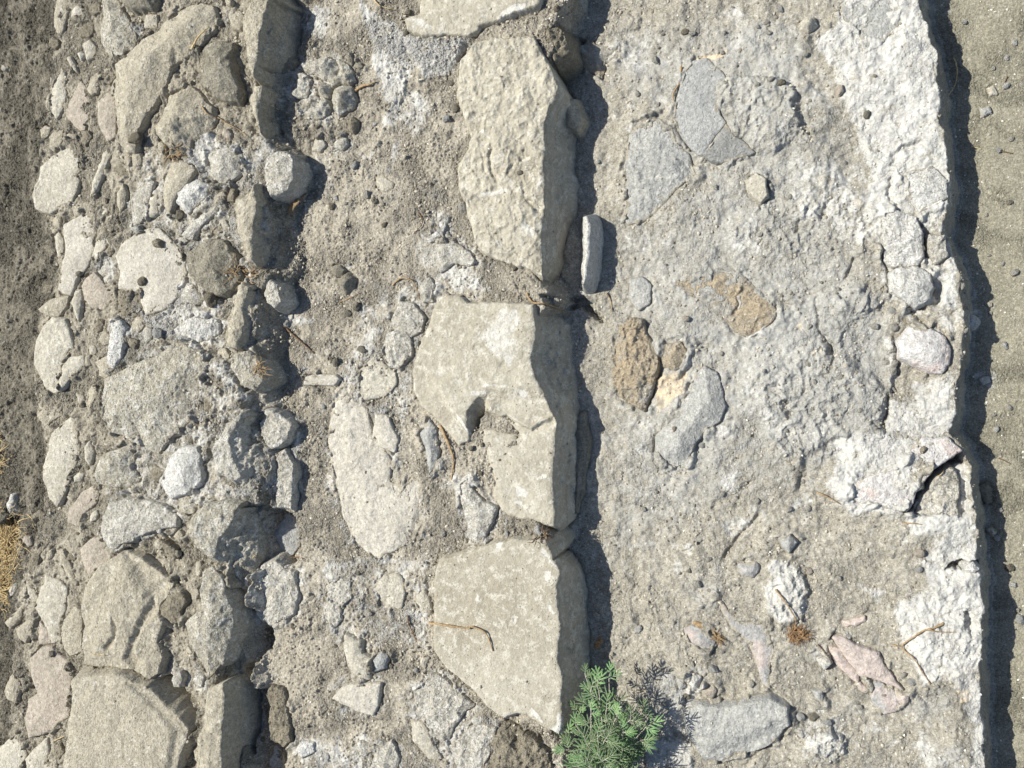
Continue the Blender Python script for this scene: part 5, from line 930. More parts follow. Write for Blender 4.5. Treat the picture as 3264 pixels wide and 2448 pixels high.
def pebble(tile, x, y, r, mat, label, name='pebble', cat='pebble', group=None, w=None):
    """r in source pixels (about a millimetre each)"""
    if w is None: w = at(tile, x, y)
    key = (random.randrange(10), mat)
    if key not in PM:
        me = PROTO[key[0]].copy(); me.materials.clear(); me.materials.append(M[mat]); PM[key] = me
    o = bpy.data.objects.new(name, PM[key]); C.objects.link(o)
    s = r*.001
    o.scale = (s, s, s); o.rotation_euler = (random.uniform(-.2, .2), random.uniform(-.2, .2), random.random()*6.28)
    o.location = (w[0], w[1], w[2]+s*.30)
    tagit(o, label, cat, group); return o
for a in [
 ('M1', 280, 330, 13, 'dark', 'upper right one of three small dark clods in a row on the open ledge'), ('M1', 220, 370, 14, 'dark', 'middle one of three small dark clods in a row on the open ledge'), ('M1', 315, 605, 13, 'dark', 'small dark clod on the ledge left of the knobbly column'),
 ('M1', 145, 690, 13, 'dark', 'dark clod on the ledge just above the pale cut bar'), ('M1', 65, 975, 8, 'grey', 'small blue-grey pebble on the dust left of the widest flat rock'), ('M1', 1025, 1245, 9, 'dark', 'black pebble beside the pocketed dressed block'),
 ('M1', 672, 565, 9, 'greys', 'small grey pebble against the left rim of the pocketed block'), ('M0', 890, 540, 10, 'dark', 'dark pebble at the left rim of the longest dressed block'), ('M0', 615, 85, 14, 'earth', 'brown pebble at the left corner of the top block'),
 ('M0', 597, 215, 10, 'dark', 'dark clod just below the left corner of the top block'), ('M0', 268, 1072, 13, 'greys', 'smooth grey pebble on the upper ledge dust'), ('M0', 345, 1260, 15, 'lime', 'crusted pebble on the upper ledge dust, below the smooth grey one'),
 ('M0', 395, 1300, 10, 'dark', 'dark pebble touching the crusted one on the upper ledge'), ('M0', 120, 1340, 12, 'earth', 'flat brown pebble on the ledge left of the crusted one'), ('M0', 210, 1320, 8, 'lime', 'little pale pebble between the flat brown one and the crusted one'),
 ('M0', 145, 1285, 8, 'white', 'little white pebble above the flat brown one'), ('M0', 400, 805, 8, 'white', 'bright speck of stone right of the crusted cluster'), ('M0', 860, 770, 11, 'greys', 'grey pebble left of the longest dressed block, among crumbs'),
 ('M0', 920, 705, 12, 'dark', 'dark clod tight against the longest dressed block, upper left side'), ('M0', 1337, 1120, 9, 'dark', 'dark pebble sitting on top of the longest dressed block'), ('M0', 970, 1345, 16, 'lime', 'knobbly pebble left of the lower half of the longest dressed block'),
 ('M0', 1845, 1048, 7, 'white', 'white chip right of the longest dressed block gap'), ('M0', 1790, 1330, 7, 'white', 'pale chip at the tip of the thin upright slab'), ('L1', 1030, 500, 20, 'greys', 'grey round clod with its own shadow above the largest pitted boulder', ),
 ('L1', 925, 165, 16, 'earth', 'dirt clod stuck on the face of the broadest cream slab'), ('L1', 515, 118, 12, 'dark', 'dark pebble right of the large cream slab'), ('L1', 1375, 280, 24, 'earth', 'brown clod under the foot of the dark facetted boulder'),
 ('L1', 1860, 440, 12, 'greys', 'grey pebble in a white streak on the ledge near the terrace'), ('L1', 1930, 615, 8, 'lime', 'pale pebble on the ledge near a dark rootlet'), ('L0', 875, 1160, 10, 'pale', 'tiny pale pebble below the foot of the longest rounded rock'),
 ('L0', 1175, 1400, 18, 'earth', 'brown clod right below the white crusted lump'), ('L0', 900, 905, 24, 'earth', 'brown clod beside the lower end of the longest rounded rock'), ('L0', 45, 445, 16, 'pale', 'pale pebble in dark soil near the top left'),
 ('L0', 5, 710, 10, 'pale', 'pale pebble at the very left edge in dark soil'), ('L2', 1155, 265, 14, 'tan', 'tan pebble below the white wedge slab'), ('L2', 1160, 480, 15, 'earth', 'brown clod above the dirt-coated stone'), ('L2', 340, 920, 13, 'dark', 'dark pebble on the rose-cream slab'),
 ('L2', 20, 40, 30, 'dark', 'dark smooth stone at the left edge above the dry grass'), ('M2', 1250, 140, 9, 'white', 'small white cube-like chip above the lowest dressed block'), ('M2', 1460, 118, 14, 'white', 'white chip in the joint above the lowest dressed block'),
 ('M2', 365, 660, 9, 'lime', 'pale round pebble between two plaster-coated stones'), ('M2', 668, 1025, 9, 'greys', 'round grey pebble beside the chip with a red fleck'), ('M2', 90, 1585, 13, 'white', 'white round pebble near the bottom edge of the ledge'),
 ('M2', 840, 140, 11, 'lime', 'grey-white pebble on the ledge right of the widest flat rock'), ('M2', 290, 395, 7, 'dark', 'tiny dark pebble on the lower ledge'),
 ('R0', 855, 52, 10, 'greys', 'pale grey pebble near the top edge of the lower tier'), ('R0', 320, 180, 11, 'earth', 'brown pebble beside the small bump at the top of the lower tier'), ('R0', 1380, 425, 6, 'ochre', 'tiny ochre pebble in the white plaster'),
 ('R0', 1335, 640, 12, 'dark', 'dark pebble on the grey-white plaster near the right edge'), ('R0', 860, 465, 12, 'earth', 'brown pebble on the rough grey mound'), ('R0', 155, 335, 12, 'lime', 'pale pebble above the lumpy blue-white rock'),
 ('R0', 2115, 325, 9, 'white', 'white pebble on the low ground near the top right'), ('R0', 2160, 240, 9, 'white', 'white pebble on the low ground, highest on the far right'), ('R0', 1880, 125, 9, 'greys', 'pebble in the shadow edge at the top right'),
 ('R0', 2110, 480, 10, 'white', 'white pebble on the low ground beside the pale thin chip'), ('R0', 2070, 840, 10, 'greys', 'grey pebble at the end of a dark twig on the low ground'), ('R0', 2130, 1130, 9, 'dark', 'dark pebble on the low ground in the upper right'),
 ('R1', 2105, 500, 10, 'white', 'white pebble on bare low ground, halfway down'), ('R1', 2055, 965, 10, 'white', 'white pebble on the low ground right of the widest shadow'), ('R1', 2160, 90, 12, 'lime', 'crusted pebble on the low ground right of the two white blocks'), ('R1', 2015, 270, 10, 'pale', 'pale pebble on the low ground above the crumbling lump'),
 ('R1', 1475, 520, 11, 'lime', 'upper knob in the vertical row of lime crumbs'), ('R1', 1490, 600, 10, 'lime', 'middle knob in the vertical row of lime crumbs'), ('R1', 1480, 640, 12, 'lime', 'lower knob in the vertical row of lime crumbs'), ('R1', 1480, 745, 12, 'lime', 'lowest knob in the vertical row of lime crumbs'),
 ('R1', 1560, 285, 10, 'dark', 'grey pebble under the brightest white block'), ('R1', 1475, 305, 12, 'greys', 'knob of mortar left below the brightest white block'), ('R1', 1380, 395, 12, 'lime', 'lime knob left of the rose-stained stone'), ('R1', 1485, 400, 12, 'lime', 'lime knob above the rose-stained stone'), ('R1', 1555, 370, 8, 'ochre', 'ochre pebble above the rose-stained stone'),
 ('R1', 325, 350, 11, 'pinkish', 'red-brown pebble left below the ochre split stone'), ('R1', 415, 1055, 10, 'greys', 'grey pebble right of the bean-shaped stone'), ('R1', 260, 965, 8, 'ochre', 'tiny tan pebble on the bean-shaped stone'), ('R1', 1100, 425, 9, 'white', 'white pebble on the grey mound'),
 ('R2', 390, 400, 14, 'lime', 'pale clod on dust up from the wood splinter'), ('R2', 60, 655, 12, 'white', 'white chip on dust near the gap, lower left of the lower tier'), ('R2', 1625, 320, 11, 'greys', 'grey pebble left of the brink notch'), ('R2', 1630, 230, 14, 'pinkish', 'brown pebble with a dark shadow near the brink notch'),
 ('R2', 1015, 330, 13, 'pinkish', 'rusty pebble right of the white rubble'), ('R2', 965, 1140, 14, 'white', 'white pebble beside the shadow of the large flat rock'), ('R2', 1040, 1140, 13, 'dark', 'dark pebble right of the large flat rock'), ('R2', 1115, 1170, 13, 'grey', 'flat blue-grey pebble right of the large flat rock'),
 ('R2', 480, 875, 14, 'greys', 'grey pebble above the rose-brown clod'), ('R2', 330, 1025, 12, 'dark', 'dark pebble under the bright white clod'), ('R2', 300, 1045, 13, 'white', 'white pebble under the grey clod'), ('R2', 1585, 945, 13, 'greys', 'grey pebble below the forked twig'),
 ('R2', 2060, 145, 10, 'white', 'white sliver on the low ground in the lower right'), ('R2', 2150, 405, 11, 'white', 'white pebble on the low ground near the lower shadow'), ('R2', 2130, 310, 13, 'earth', 'dust-coloured stone on the low ground, lower right'), ('R2', 2190, 600, 13, 'greys', 'grey pebble at the right edge, lower right'),
 ('R2', 345, 327, 7, 'dark', 'black speck of stone on the dust of the lower tier')]:
    pebble(*a)
# medium loose pebbles nobody could tell apart
R = np.random.default_rng(4)
def frame_xy(n):
    p = np.stack([R.uniform(0, 3264, n), R.uniform(0, 2448, n)], 1); return p
cnt = 0
tries = frame_xy(1600)
for p in tries:
    if cnt >= 110: break
    z = -.05; w = unproj(p[None], z)[0]
    z = surf(*w); w = unproj(p[None], z)[0]; j, i = gj(w[1]), gi(w[0])
    if STONE[j, i] or A_lime[j, i] > .45: continue
    if w_soil[j, i] > .5: mat, lb, gr, pr = 'dark', 'small dark clod in the soil along the left edge', 'clods in the dark soil', .5
    elif w_up[j, i] > .5: mat, lb, gr, pr = 'earth', 'small brown clod in the earth between the stones of the upper tier', 'clods between the upper stones', .9
    elif w_led[j, i] > .5: mat, lb, gr, pr = 'earth', 'small brown clod strewn on the dusty ledge', 'clods strewn on the dusty ledge', .6
    elif w_gr[j, i] > .5: mat, lb, gr, pr = 'lime', 'small pale pebble scattered over the low dusty ground', 'pebbles on the low ground', .5
    elif w_pl[j, i] > .8: mat, lb, gr, pr = 'lime', 'small grey-white crumb of mortar on the lower tier', 'crumbs of mortar on the lower tier', .7
    else: continue
    if R.random() > pr: continue
    pebble(None, 0, 0, R.uniform(5, 10), mat, lb, group=gr, w=(w[0], w[1], surf(*w))); cnt += 1
# smoothed ground, to tell hollows from rises
SM = T.copy()
for _k in range(6):
    SM[3:-3, :] = (SM[:-6, :]+SM[6:, :]+SM[3:-3, :])/3; SM[:, 3:-3] = (SM[:, :-6]+SM[:, 6:]+SM[:, 3:-3])/3
# uncountable grit: one object for each kind of grit
def grit(name, n, where, mat, r0, r1, smin=.5):
    p = frame_xy(n*3); z = np.full(len(p), -.05)
    for _ in range(2):
        w = unproj(p, z)
        ii = np.clip(NL+((w[:, 0]-fx_[0])/G).astype(int), 0, NX-1); jj = np.clip(NL+((w[:, 1]-fy_[0])/G).astype(int), 0, NY-1)
        z = S[jj, ii]
    # clumps: keep where a noise field is high
    k = where[jj, ii]*(.25+1.2*sst(-.2, .5, fbm(w[:, 0], w[:, 1], .12, 3, 77)))
    k = k*np.where(STONE[jj, ii], .03, 1)*(.45+1.0*sst(.002, -.004, T[jj, ii]-SM[jj, ii]))
    sel = np.nonzero(R.random(len(p)) < k)[0][:n]
    m = len(sel); r = r0+(r1-r0)*R.random(m)**3
    base = IV1*1.0; nv = len(base)
    jit = 1+.45*(R.random((m, nv, 3))-.5)
    ang = R.random(m)*6.28; ca, sa = np.cos(ang), np.sin(ang)
    st_ = np.stack([1+.5*R.random(m), .75+.25*R.random(m), .6+.3*R.random(m)], 1)
    v = base[None]*jit*st_[:, None]*r[:, None, None]
    vx = v[..., 0]*ca[:, None]-v[..., 1]*sa[:, None]; vy = v[..., 0]*sa[:, None]+v[..., 1]*ca[:, None]
    V = np.stack([vx+w[sel, 0][:, None]+R.uniform(-.0015, .0015, m)[:, None], vy+w[sel, 1][:, None]+R.uniform(-.0015, .0015, m)[:, None], v[..., 2]+(z[sel]+r*.25)[:, None]], -1).reshape(-1, 3)
    F = (IF1[None]+np.arange(m)[:, None, None]*nv).reshape(-1, 3)
    me = mesh_np(name, V, None, F, smooth=False)
    set_attr(me, 'shade', np.repeat(R.random(m), nv))
    o = link(name, me, mat); tagit(o, kind='stuff'); return o
grit('gravel', 30000, w_led+.6*w_up+.55*w_pl*(1-A_lime), M_CRUMB, .0011, .0052)
grit('lime_grit', 9000, .35*w_led+.25*w_up+w_pl*(.2+.5*A_lime)+.6*w_gr, M_CRUMBW, .0009, .0038)
grit('ground_grit', 5000, w_gr, M_CRUMB, .0008, .0030)
grit('soil_crumbs', 4200, w_soil, M_CRUMBD, .0018, .0075)

# ------------------------------------------------------------------ roots, twigs, straw
def tube_np(P, r, sides=7):
    P = np.array(P, float); n = len(P); r = np.broadcast_to(r, (n,)).astype(float) if np.ndim(r) <= 1 else r
    t = np.gradient(P, axis=0); t /= np.linalg.norm(t, axis=1)[:, None]+1e-9
    up_ = np.array([0, 0, 1.0]); a = np.cross(t, up_); la = np.linalg.norm(a, axis=1); a[la < .05] = (1, 0, 0); a /= np.linalg.norm(a, axis=1)[:, None]
    b = np.cross(a, t)
    th = np.arange(sides)*2*math.pi/sides
    V = (P[:, None]+r[:, None, None]*(np.cos(th)[None, :, None]*a[:, None]+np.sin(th)[None, :, None]*b[:, None])).reshape(-1, 3)
    F = []
    for i in range(n-1):
        for k in range(sides):
            F.append((i*sides+k, i*sides+(k+1) % sides, (i+1)*sides+(k+1) % sides, (i+1)*sides+k))
    c0_, c1_ = len(V), len(V)+1; V = np.vstack([V, P[:1], P[-1:]])
    F3 = [(c0_, (k+1) % sides, k) for k in range(sides)]+[(c1_, (n-1)*sides+k, (n-1)*sides+(k+1) % sides) for k in range(sides)]
    return V, np.array(F), np.array(F3)
def joined(name, parts, mat, parent=None):
    Vs, F4s, F3s = [], [], []; o = 0
    for V, F4, F3 in parts:
        Vs.append(V); F4s.append(F4+o); F3s.append(F3+o); o += len(V)
    me = mesh_np(name, np.vstack(Vs), np.vstack(F4s), np.vstack(F3s)); return link(name, me, mat, parent=parent)
def smooth_line(pts, n=8):
    P = np.array(pts, float); out = []
    for i in range(len(P)-1):
        p0_, p1, p2, p3 = P[max(i-1, 0)], P[i], P[i+1], P[min(i+2, len(P)-1)]
        for k in range(n):
            t = k/n; out.append(.5*((2*p1)+(-p0_+p2)*t+(2*p0_-5*p1+4*p2-p3)*t*t+(-p0_+3*p1-3*p2+p3)*t**3))
    out.append(P[-1]); return np.array(out)
def root_line(tile, pts, r, lift=.003, arch=0.0, seed=0):
    q = px(tile, pts)
    q = smooth_line(q, 7); out = []
    for i, p in enumerate(q):
        z = -.02
        for _ in range(8):
            w = unproj(p[None], z)[0]; z = .5*z+.5*(surf(*w)+lift)
        out.append((w[0], w[1], surf(*w)+lift))
    out = np.array(out)
    k = np.ones(5)/5; zz = np.convolve(np.pad(out[:, 2], 2, mode='edge'), k, 'valid'); out[:, 2] = np.maximum(zz, out[:, 2]*.5+zz*.5)
    t = np.linspace(0, 1, len(out)); out[:, 2] += arch*np.sin(t*math.pi)
    rr = r*(1-.55*t)*(1+.18*np.sin(t*40+seed))
    return tube_np(out, rr)
def root(name, label, tile, pts, r=.0035, mat=None, arch=0.0, extra=(), lift=.003):
    parts = [root_line(tile, pts, r, lift, arch)]+[root_line(tile, e, r*.7, lift, arch*.6, 3) for e in extra]
    o = joined(name, parts, mat or M_ROOT)
    return tagit(o, label, 'root' if 'root' in name else 'twig')
root('dry_root', 'long thin tan root lying across the flat top of the lowest dressed block', 'M2', "750,715 870,735 1000,750 1030,740 1110,775 1140,830 1160,900", .0042, arch=.006)
root('dry_root', 'brown root running down beside the pocketed block through the ledge dust', 'M1', "820,1100 860,1180 890,1250 910,1330 890,1460", .0055, arch=.006)
root('rootlet', 'bent thin rootlet arching over a pale lump of the knobbly column', 'M1', "510,190 570,145 640,160 670,210 685,280", .0026, arch=.008)
root('rootlet', 'straight faint rootlet beside the largest dark clod', 'M1', "165,300 230,275 295,240", .0022)
root('dry_root', 'rusty root in the joint between the longest and the pocketed block', 'M1', "1380,240 1420,300 1500,310 1580,340 1665,390", .0036, arch=.006)
root('dry_root', 'thick knotted root stub right of the crusted cluster', 'M0', "270,590 310,565 340,555 370,550 400,530", .0055, arch=.006)
root('straw', 'curved pale straw on the upper ledge at the top edge', 'M0', "385,-10 420,30 450,48 530,65", .0024, M_STRAW, .006)
root('rootlet', 'crooked brown rootlet left of the longest block above white chips', 'M0', "680,1380 705,1420 700,1460 650,1510", .0026, M_DARKROOT, .004)
root('dry_twig', 'dry yellow-green stem leaning across the longest rounded rock', 'L0', "1240,325 1270,290 1300,240 1355,175", .0042, M_STRAW, .012)
root('rootlet', 'curving rootlet coming out from under the bulky dark boulder', 'L0', "1310,690 1350,740 1430,770 1470,800 1550,840 1600,880", .0026, arch=.006)
root('rootlet', 'fine dark rootlet in the dust near the foot of the upright wavy stone', 'L1', "1840,450 1900,510 1960,560 2033,630", .0040, M_DARKROOT, .004)
root('twig', 'red-brown twig lying along the left rim of the smooth blue-grey plate', 'R0', "300,370 290,460 255,530 272,605", .0036, arch=.004)
root('straw', 'thin bright straw hanging over the shadow at the upper right edge', 'R0', "1820,320 1832,400 1822,480 1790,530", .0024, M_STRAW, .03)
root('rootlet', 'crooked dark rootlet left of the lowest dressed block', 'M2', "610,670 618,720 650,790 665,840", .0028, M_DARKROOT, .004)
root('twig', 'short twig on white plaster left of the large rose-white slab', 'R1', "1060,1320 1110,1340 1190,1385", .0030, arch=.010)
root('rootlet', 'short curved rootlet on the dirt right of the gap, middle height', 'M1', "1895,240 1925,290 1932,360", .0024)
root('twig', 'forked thin twig on the plaster at the lower right brink', 'R2', "1765,620 1700,650 1650,660 1590,700 1530,750 1600,820 1650,900 1690,960", .0034, arch=.006, extra=["1660,655 1740,668 1835,670", "1480,742 1530,752"])
root('rootlet', 'thin bent stalk rising above the orange root tuft', 'R2', "825,430 880,500 920,560 938,600 935,640", .0028, arch=.008)
root('twig', 'fine dark twig on dust left of the forked twig, below the root tuft', 'R2', "1060,740 1100,780 1145,850", .0020, M_DARKROOT, .006)
root('twig', 'small straight dark twig on the low ground at the upper right', 'R0', "2120,425 2100,470", .0024, M_DARKROOT)
root('twig', 'dark twig lying level on the low ground in the upper right', 'R0', "2080,840 2150,855", .0028, M_DARKROOT)
root('straw', 'pale straw piece beside the dark level twig on the low ground', 'R0', "1920,815 1975,830", .0022, M_STRAW)
root('rootlet', 'curled pale rootlet inside the curved black crevice', 'G', "510,580 530,595 560,575 572,545 565,520", .0020, M_STRAW, .006)
root('twig', 'rusty straight twig below the tip of the curved black crevice', 'R2', "1540,65 1590,62 1640,70", .0026, arch=.004)
root('twig', 'dark short twig on the low ground right of the crevice', 'G', "1060,445 1110,465 1170,495", .0020, M_DARKROOT)
root('straw', 'thin straw on the earth above the largest squarish slab', 'L2', "560,900 620,925 690,930", .0020, M_STRAW, .004)
root('straw', 'short pale straw left of the largest squarish slab', 'L2', "355,1480 420,1450", .0026, M_STRAW, .004)
root('rootlet', 'pale curled rootlet hanging over the trench by the large block', 'L2', "1640,295 1660,280 1700,300", .0024, M_STRAW, .006)
root('rootlet', 'dark rootlet at the rim of the trench right of the bluish stone', 'L2', "1885,298 1940,290 1980,320", .0026, M_DARKROOT, .006)
root('rootlet', 'hooked pale rootlet on the shaded flank of the ridge block', 'L1', "1580,1080 1600,1050 1650,1040", .0018, M_STRAW, .004)
root('straw', 'bent reddish straw at the left edge above the dry grass', 'H', "-10,200 20,240 60,275", .0030, M_STRAW, .012)
# brown dry leaf on the terrace brink
def blade(tile, pts, wd, mat, name, label, cat, arch=.006, twist=.4, thick=.0008):
    q = smooth_line(px(tile, pts), 8); L = []
    for p in q:
        z = .02
        for _ in range(8):
            w = unproj(p[None], z)[0]; z = .5*z+.5*(surf(*w)+.004)
        L.append((w[0], w[1], surf(*w)+.004))
    L = np.array(L); zz = np.convolve(np.pad(L[:, 2], 4, mode='edge'), np.ones(9)/9, 'valid'); L[:, 2] = np.maximum(zz, L[:, 2])
    t = np.linspace(0, 1, len(L)); L[:, 2] += arch*np.sin(t*math.pi)
    tg = np.gradient(L, axis=0); tg /= np.linalg.norm(tg, axis=1)[:, None]; sdv = np.cross(tg, (0, 0, 1)); sdv /= np.linalg.norm(sdv, axis=1)[:, None]
    w_ = wd*np.sin(np.clip(t*.92+.06, 0, 1)*math.pi)**.7
    V = []
    for i in range(len(L)):
        a_ = sdv[i]*math.cos(twist*t[i])+np.array([0, 0, 1])*math.sin(twist*t[i])
        nrm = np.cross(tg[i], a_)
        for s_, fo in ((-1, .25), (0, 0), (1, .25)):
            V.append(L[i]+a_*w_[i]*s_+np.array([0, 0, 1])*fo*w_[i])
        for s_, fo in ((1, .25), (0, 0), (-1, .25)):
            V.append(L[i]+a_*w_[i]*s_+np.array([0, 0, 1])*(fo*w_[i]-thick))
    F = [(i*6+k, i*6+(k+1) % 6, (i+1)*6+(k+1) % 6, (i+1)*6+k) for i in range(len(L)-1) for k in range(6)]
    n = len(L)-1
    F += [(0, 5, 4, 1), (1, 4, 3, 2), (n*6, n*6+1, n*6+4, n*6+5), (n*6+1, n*6+2, n*6+3, n*6+4)]
    o = link(name, mesh_np(name, np.array(V), np.array(F)), mat); return tagit(o, label, cat)
blade('L0', "1870,1395 1900,1350 1950,1290 1985,1250", .012, M_ROOT, 'dry_leaf', 'folded brown dry leaf in the earth at the brink of the upper tier', 'dry leaf', .012)
blade('R2', "365,615 420,635 490,655", .009, M_ROOT, 'wood_splinter', 'brown flat wood splinter lying on the grey and rose stone', 'splinter', .004, .1, .004)
blade('M2', "1850,810 1865,830 1840,850 1860,885", .010, M_ORANGE, 'dry_leaf', 'curled orange-brown scrap of leaf in the shadowed gap right of the lowest block', 'dry leaf', .03, 1.0)
# orange root tufts
def tuft(name, label, tile, x, y, n, rad, ln, mat, seed, bias=(0, 0)):
    Rr = random.Random(seed); c = at(tile, x, y); parts = []
    for i in range(n):
        a = Rr.random()*6.28; r0 = rad*math.sqrt(Rr.random()); p = np.array([c[0]+math.cos(a)*r0, c[1]+math.sin(a)*r0*.8, c[2]+.002+.012*Rr.random()])
        a2 = a+Rr.uniform(-1.4, 1.4); L = ln*Rr.uniform(.4, 1.1); pts = [p]
        for k in range(5):
            a2 += Rr.uniform(-.8, .8); p = p+np.array([math.cos(a2)*L/5+bias[0]*L/5, math.sin(a2)*L/5+bias[1]*L/5, Rr.uniform(-.4, .45)*L/5]); p[2] = max(p[2], surf(p[0], p[1])+.002); pts.append(p)
        pts = smooth_line(pts, 3); parts.append(tube_np(pts, .0014*(1-.7*np.linspace(0, 1, len(pts)))*Rr.uniform(.6, 1.7), 5))
    o = joined(name, parts, mat); return tagit(o, label, 'root tuft')
tuft('root_tuft', 'frayed orange-brown root tuft standing on the dust of the lower tier', 'R2', 945, 680, 120, .020, .030, M_ORANGE, 3, (.35, 0))
tuft('root_tuft', 'small brown fibre tuft at the end of the wood splinter', 'R2', 500, 690, 40, .012, .025, M_ROOT, 4, (.2, -.3))
tuft('root_tuft', 'thin tangle of rootlets in the notch above the lowest dressed block', 'M2', 1480, 150, 22, .016, .035, M_DARKROOT, 6)
tuft('root_tuft', 'wispy tangle of fine roots in the pit right of the dark facetted boulder', 'L1', 1590, 130, 34, .03, .06, M_ROOT, 7)
tuft('root_tuft', 'fine roots matted under the bulky dark boulder', 'L0', 1130, 990, 30, .03, .04, M_ROOT, 8)
tuft('root_tuft', 'fine roots caught in the corner under the largest pitted boulder rim, at the ledge', 'L1', 1690, 730, 24, .02, .04, M_ROOT, 9)
# dry grass at the left edge
def grass_stuff():
    Rr = random.Random(12); parts = []
    for i in range(620):
        if i % 3 == 0: continue
        if i < 380: c = at('H', Rr.gauss(45, 55), Rr.gauss(1010, 110))
        elif i < 560: c = at('H', Rr.gauss(20, 35), Rr.gauss(1330, 90))
        else: c = at('H', Rr.gauss(-10, 20), Rr.uniform(150, 560))
        p = c+np.array([0, 0, .003+.02*Rr.random()]); a = Rr.gauss(0.2, 1.3); L = Rr.uniform(.03, .10); pts = [p.copy()]
        for k in range(4):
            a += Rr.uniform(-.4, .4); p = p+np.array([math.cos(a), math.sin(a), Rr.uniform(-.25, .3)])*L/4; p[2] = max(p[2], surf(p[0], p[1])+.001); pts.append(p.copy())
        parts.append(tube_np(smooth_line(pts, 2), .0018*(1-.6*np.linspace(0, 1, 9))*Rr.uniform(.6, 1.6), 4))
    o = joined('dry_grass', parts, M_STRAW); tagit(o, kind='stuff')
grass_stuff()

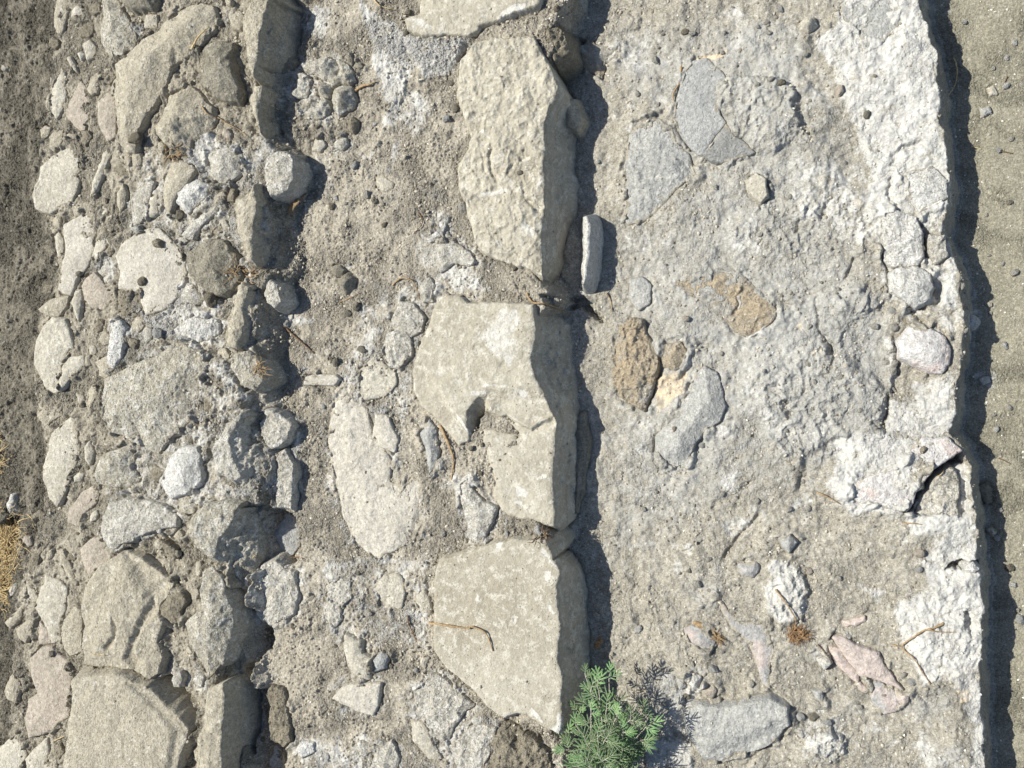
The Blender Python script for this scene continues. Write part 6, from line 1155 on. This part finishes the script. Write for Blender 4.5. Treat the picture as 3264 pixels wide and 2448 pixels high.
# ------------------------------------------------------------------ the green plant rooted in the gap
def plant():
    Rr = random.Random(21)
    rootp = at('P', 820, 1480); rootp[2] = -.145
    e = bpy.data.objects.new('mimosa_plant', None); C.objects.link(e); e.location = [float(v) for v in rootp]
    tagit(e, 'low green feathery-leaved plant growing from the gap at the bottom edge', 'plant')
    def tip(x, y, z):
        w = unproj(px('P', [(x, y)]), z)[0]; return np.array([w[0], w[1], z])
    tips = [(465, 400, .03, .5), (640, 500, .06, 1), (800, 420, .05, 1), (560, 900, .05, .8), (760, 840, .04, .8), (1230, 900, .0, .8), (1310, 1100, .03, 1), (1240, 1290, .02, .8), (200, 1180, .02, .8),
            (380, 900, .0, .5), (230, 1420, .04, .8), (640, 1210, .08, 1), (740, 1290, .08, 1), (360, 1600, .06, 1), (520, 1640, .08, 1), (820, 1380, .08, .9), (1080, 1000, .05, .8), (900, 960, .04, .8), (880, 800, .0, .8),
            (1100, 1500, -.03, .6), (980, 1180, .05, .8), (700, 1560, .08, .9), (900, 1640, .03, .8), (1160, 1400, -.02, .6), (350, 1080, .03, .7), (560, 620, .04, .9), (1000, 1750, .02, .8), (650, 1800, .08, 1), (350, 1850, .05, 1), (850, 1900, .05, 1), (500, 1330, .07, .9), (980, 1420, .03, .7)]
    stems = []; V = []; F = []; SH = []
    def leaflet(p, d, n, L, w, sh):
        s_ = np.cross(n, d); s_ /= np.linalg.norm(s_)+1e-9; k = len(V)
        V.extend([p, p+d*L*.30+s_*w+n*w*.25, p+d*L*.75+s_*w*.85+n*w*.2, p+d*L, p+d*L*.75-s_*w*.85+n*w*.2, p+d*L*.30-s_*w+n*w*.25, p+d*L*.5-n*w*.2])
        for a_, b_ in ((0, 1), (1, 2), (2, 3), (3, 4), (4, 5), (5, 0)): F.append((k+a_, k+b_, k+6))
        SH.extend([sh]*7)
    def pinna(p, d, n, L, sh):
        # a narrow feather of closely set leaflets
        d = d/np.linalg.norm(d); s_ = np.cross(n, d); s_ /= np.linalg.norm(s_)+1e-9
        m = 15; curve = Rr.uniform(-.25, .25)
        for i in range(m):
            t = (i+.5)/m; q = p+d*L*t+s_*curve*L*t*t*.5-n*L*.12*t*t
            ll = .0031*(math.sin(math.pi*min(t*.85+.15, 1))**.4)
            for sg in (-1, 1):
                dd = s_*sg*.75+d*.66; leaflet(q, dd/np.linalg.norm(dd), n, ll, .0010, sh+Rr.uniform(-.1, .1))
        stems.append(tube_np(np.array([p, p+d*L*.5, p+d*L]), np.array([.0006, .0005, .0003]), 4))
    def leaf(p, d, size, sh):
        d = d/np.linalg.norm(d); n = np.array([Rr.gauss(0, .28), Rr.gauss(0, .28), 1.0]); n -= d*np.dot(n, d); n /= np.linalg.norm(n)
        s_ = np.cross(n, d); pairs = Rr.choice([3, 3, 4, 4]); R_ = .028*size
        stems.append(tube_np(np.array([p, p+d*R_*.5, p+d*R_]), np.array([.0010, .0008, .0006]), 4))
        for i in range(pairs):
            t = .25+.75*i/(pairs-1); q = p+d*R_*t
            for sg in (-1, 1):
                op = 1.15-.85*t; pd = d*math.cos(op)+s_*sg*math.sin(op)+n*Rr.uniform(-.15, .25)
                pinna(q, pd, n, size*(.031-.006*abs(t-.6))*Rr.uniform(.85, 1.1), sh)
    for (x, y, z, sz) in tips:
        tp = tip(x, y, z); mid = rootp*.45+tp*.55; mid[2] = max(mid[2], .3*rootp[2]+.7*tp[2])+.015; mid[:2] += np.array([Rr.gauss(0, .012), Rr.gauss(0, .012)])
        b0 = rootp+np.array([Rr.gauss(0, .01), Rr.gauss(0, .01), 0])
        line = smooth_line([b0, rootp*.75+mid*.25+np.array([Rr.gauss(0, .01), Rr.gauss(0, .01), .02]), mid, tp], 6)
        line += np.array([[Rr.gauss(0, .0012), Rr.gauss(0, .0012), 0] for _ in line])
        stems.append(tube_np(line, .0028*(1-.6*np.linspace(0, 1, len(line))), 6))
        nl = len(line); young = Rr.random() < .35
        for i in range(6, nl):
            t = i/(nl-1)
            if i % 3 == 0 or i > nl-3:
                dv = line[min(i+1, nl-1)]-line[i-1]; dv[2] *= .5; dv /= np.linalg.norm(dv)
                side = 1 if (i//2) % 2 else -1; a = side*Rr.uniform(.5, 1.3) if i < nl-1 else Rr.uniform(-.3, .3)
                d = np.array([dv[0]*math.cos(a)-dv[1]*math.sin(a), dv[0]*math.sin(a)+dv[1]*math.cos(a), Rr.uniform(-.1, .25)])
                leaf(line[i], d, 1.3*sz*Rr.uniform(.75, 1.1)*(.75 if i > nl-3 and young else 1), 1.0 if (i > nl-4 and young) else Rr.uniform(.1, .6))
    off = np.array(rootp)
    me = mesh_np('foliage', np.array(V)-off, None, np.array(F)); set_attr(me, 'shade', np.array(SH)); link('foliage', me, M_LEAF, parent=e)
    parts = [(v-off, f4, f3) for v, f4, f3 in stems]; joined('stem', parts, M_STEM, parent=e)
plant()
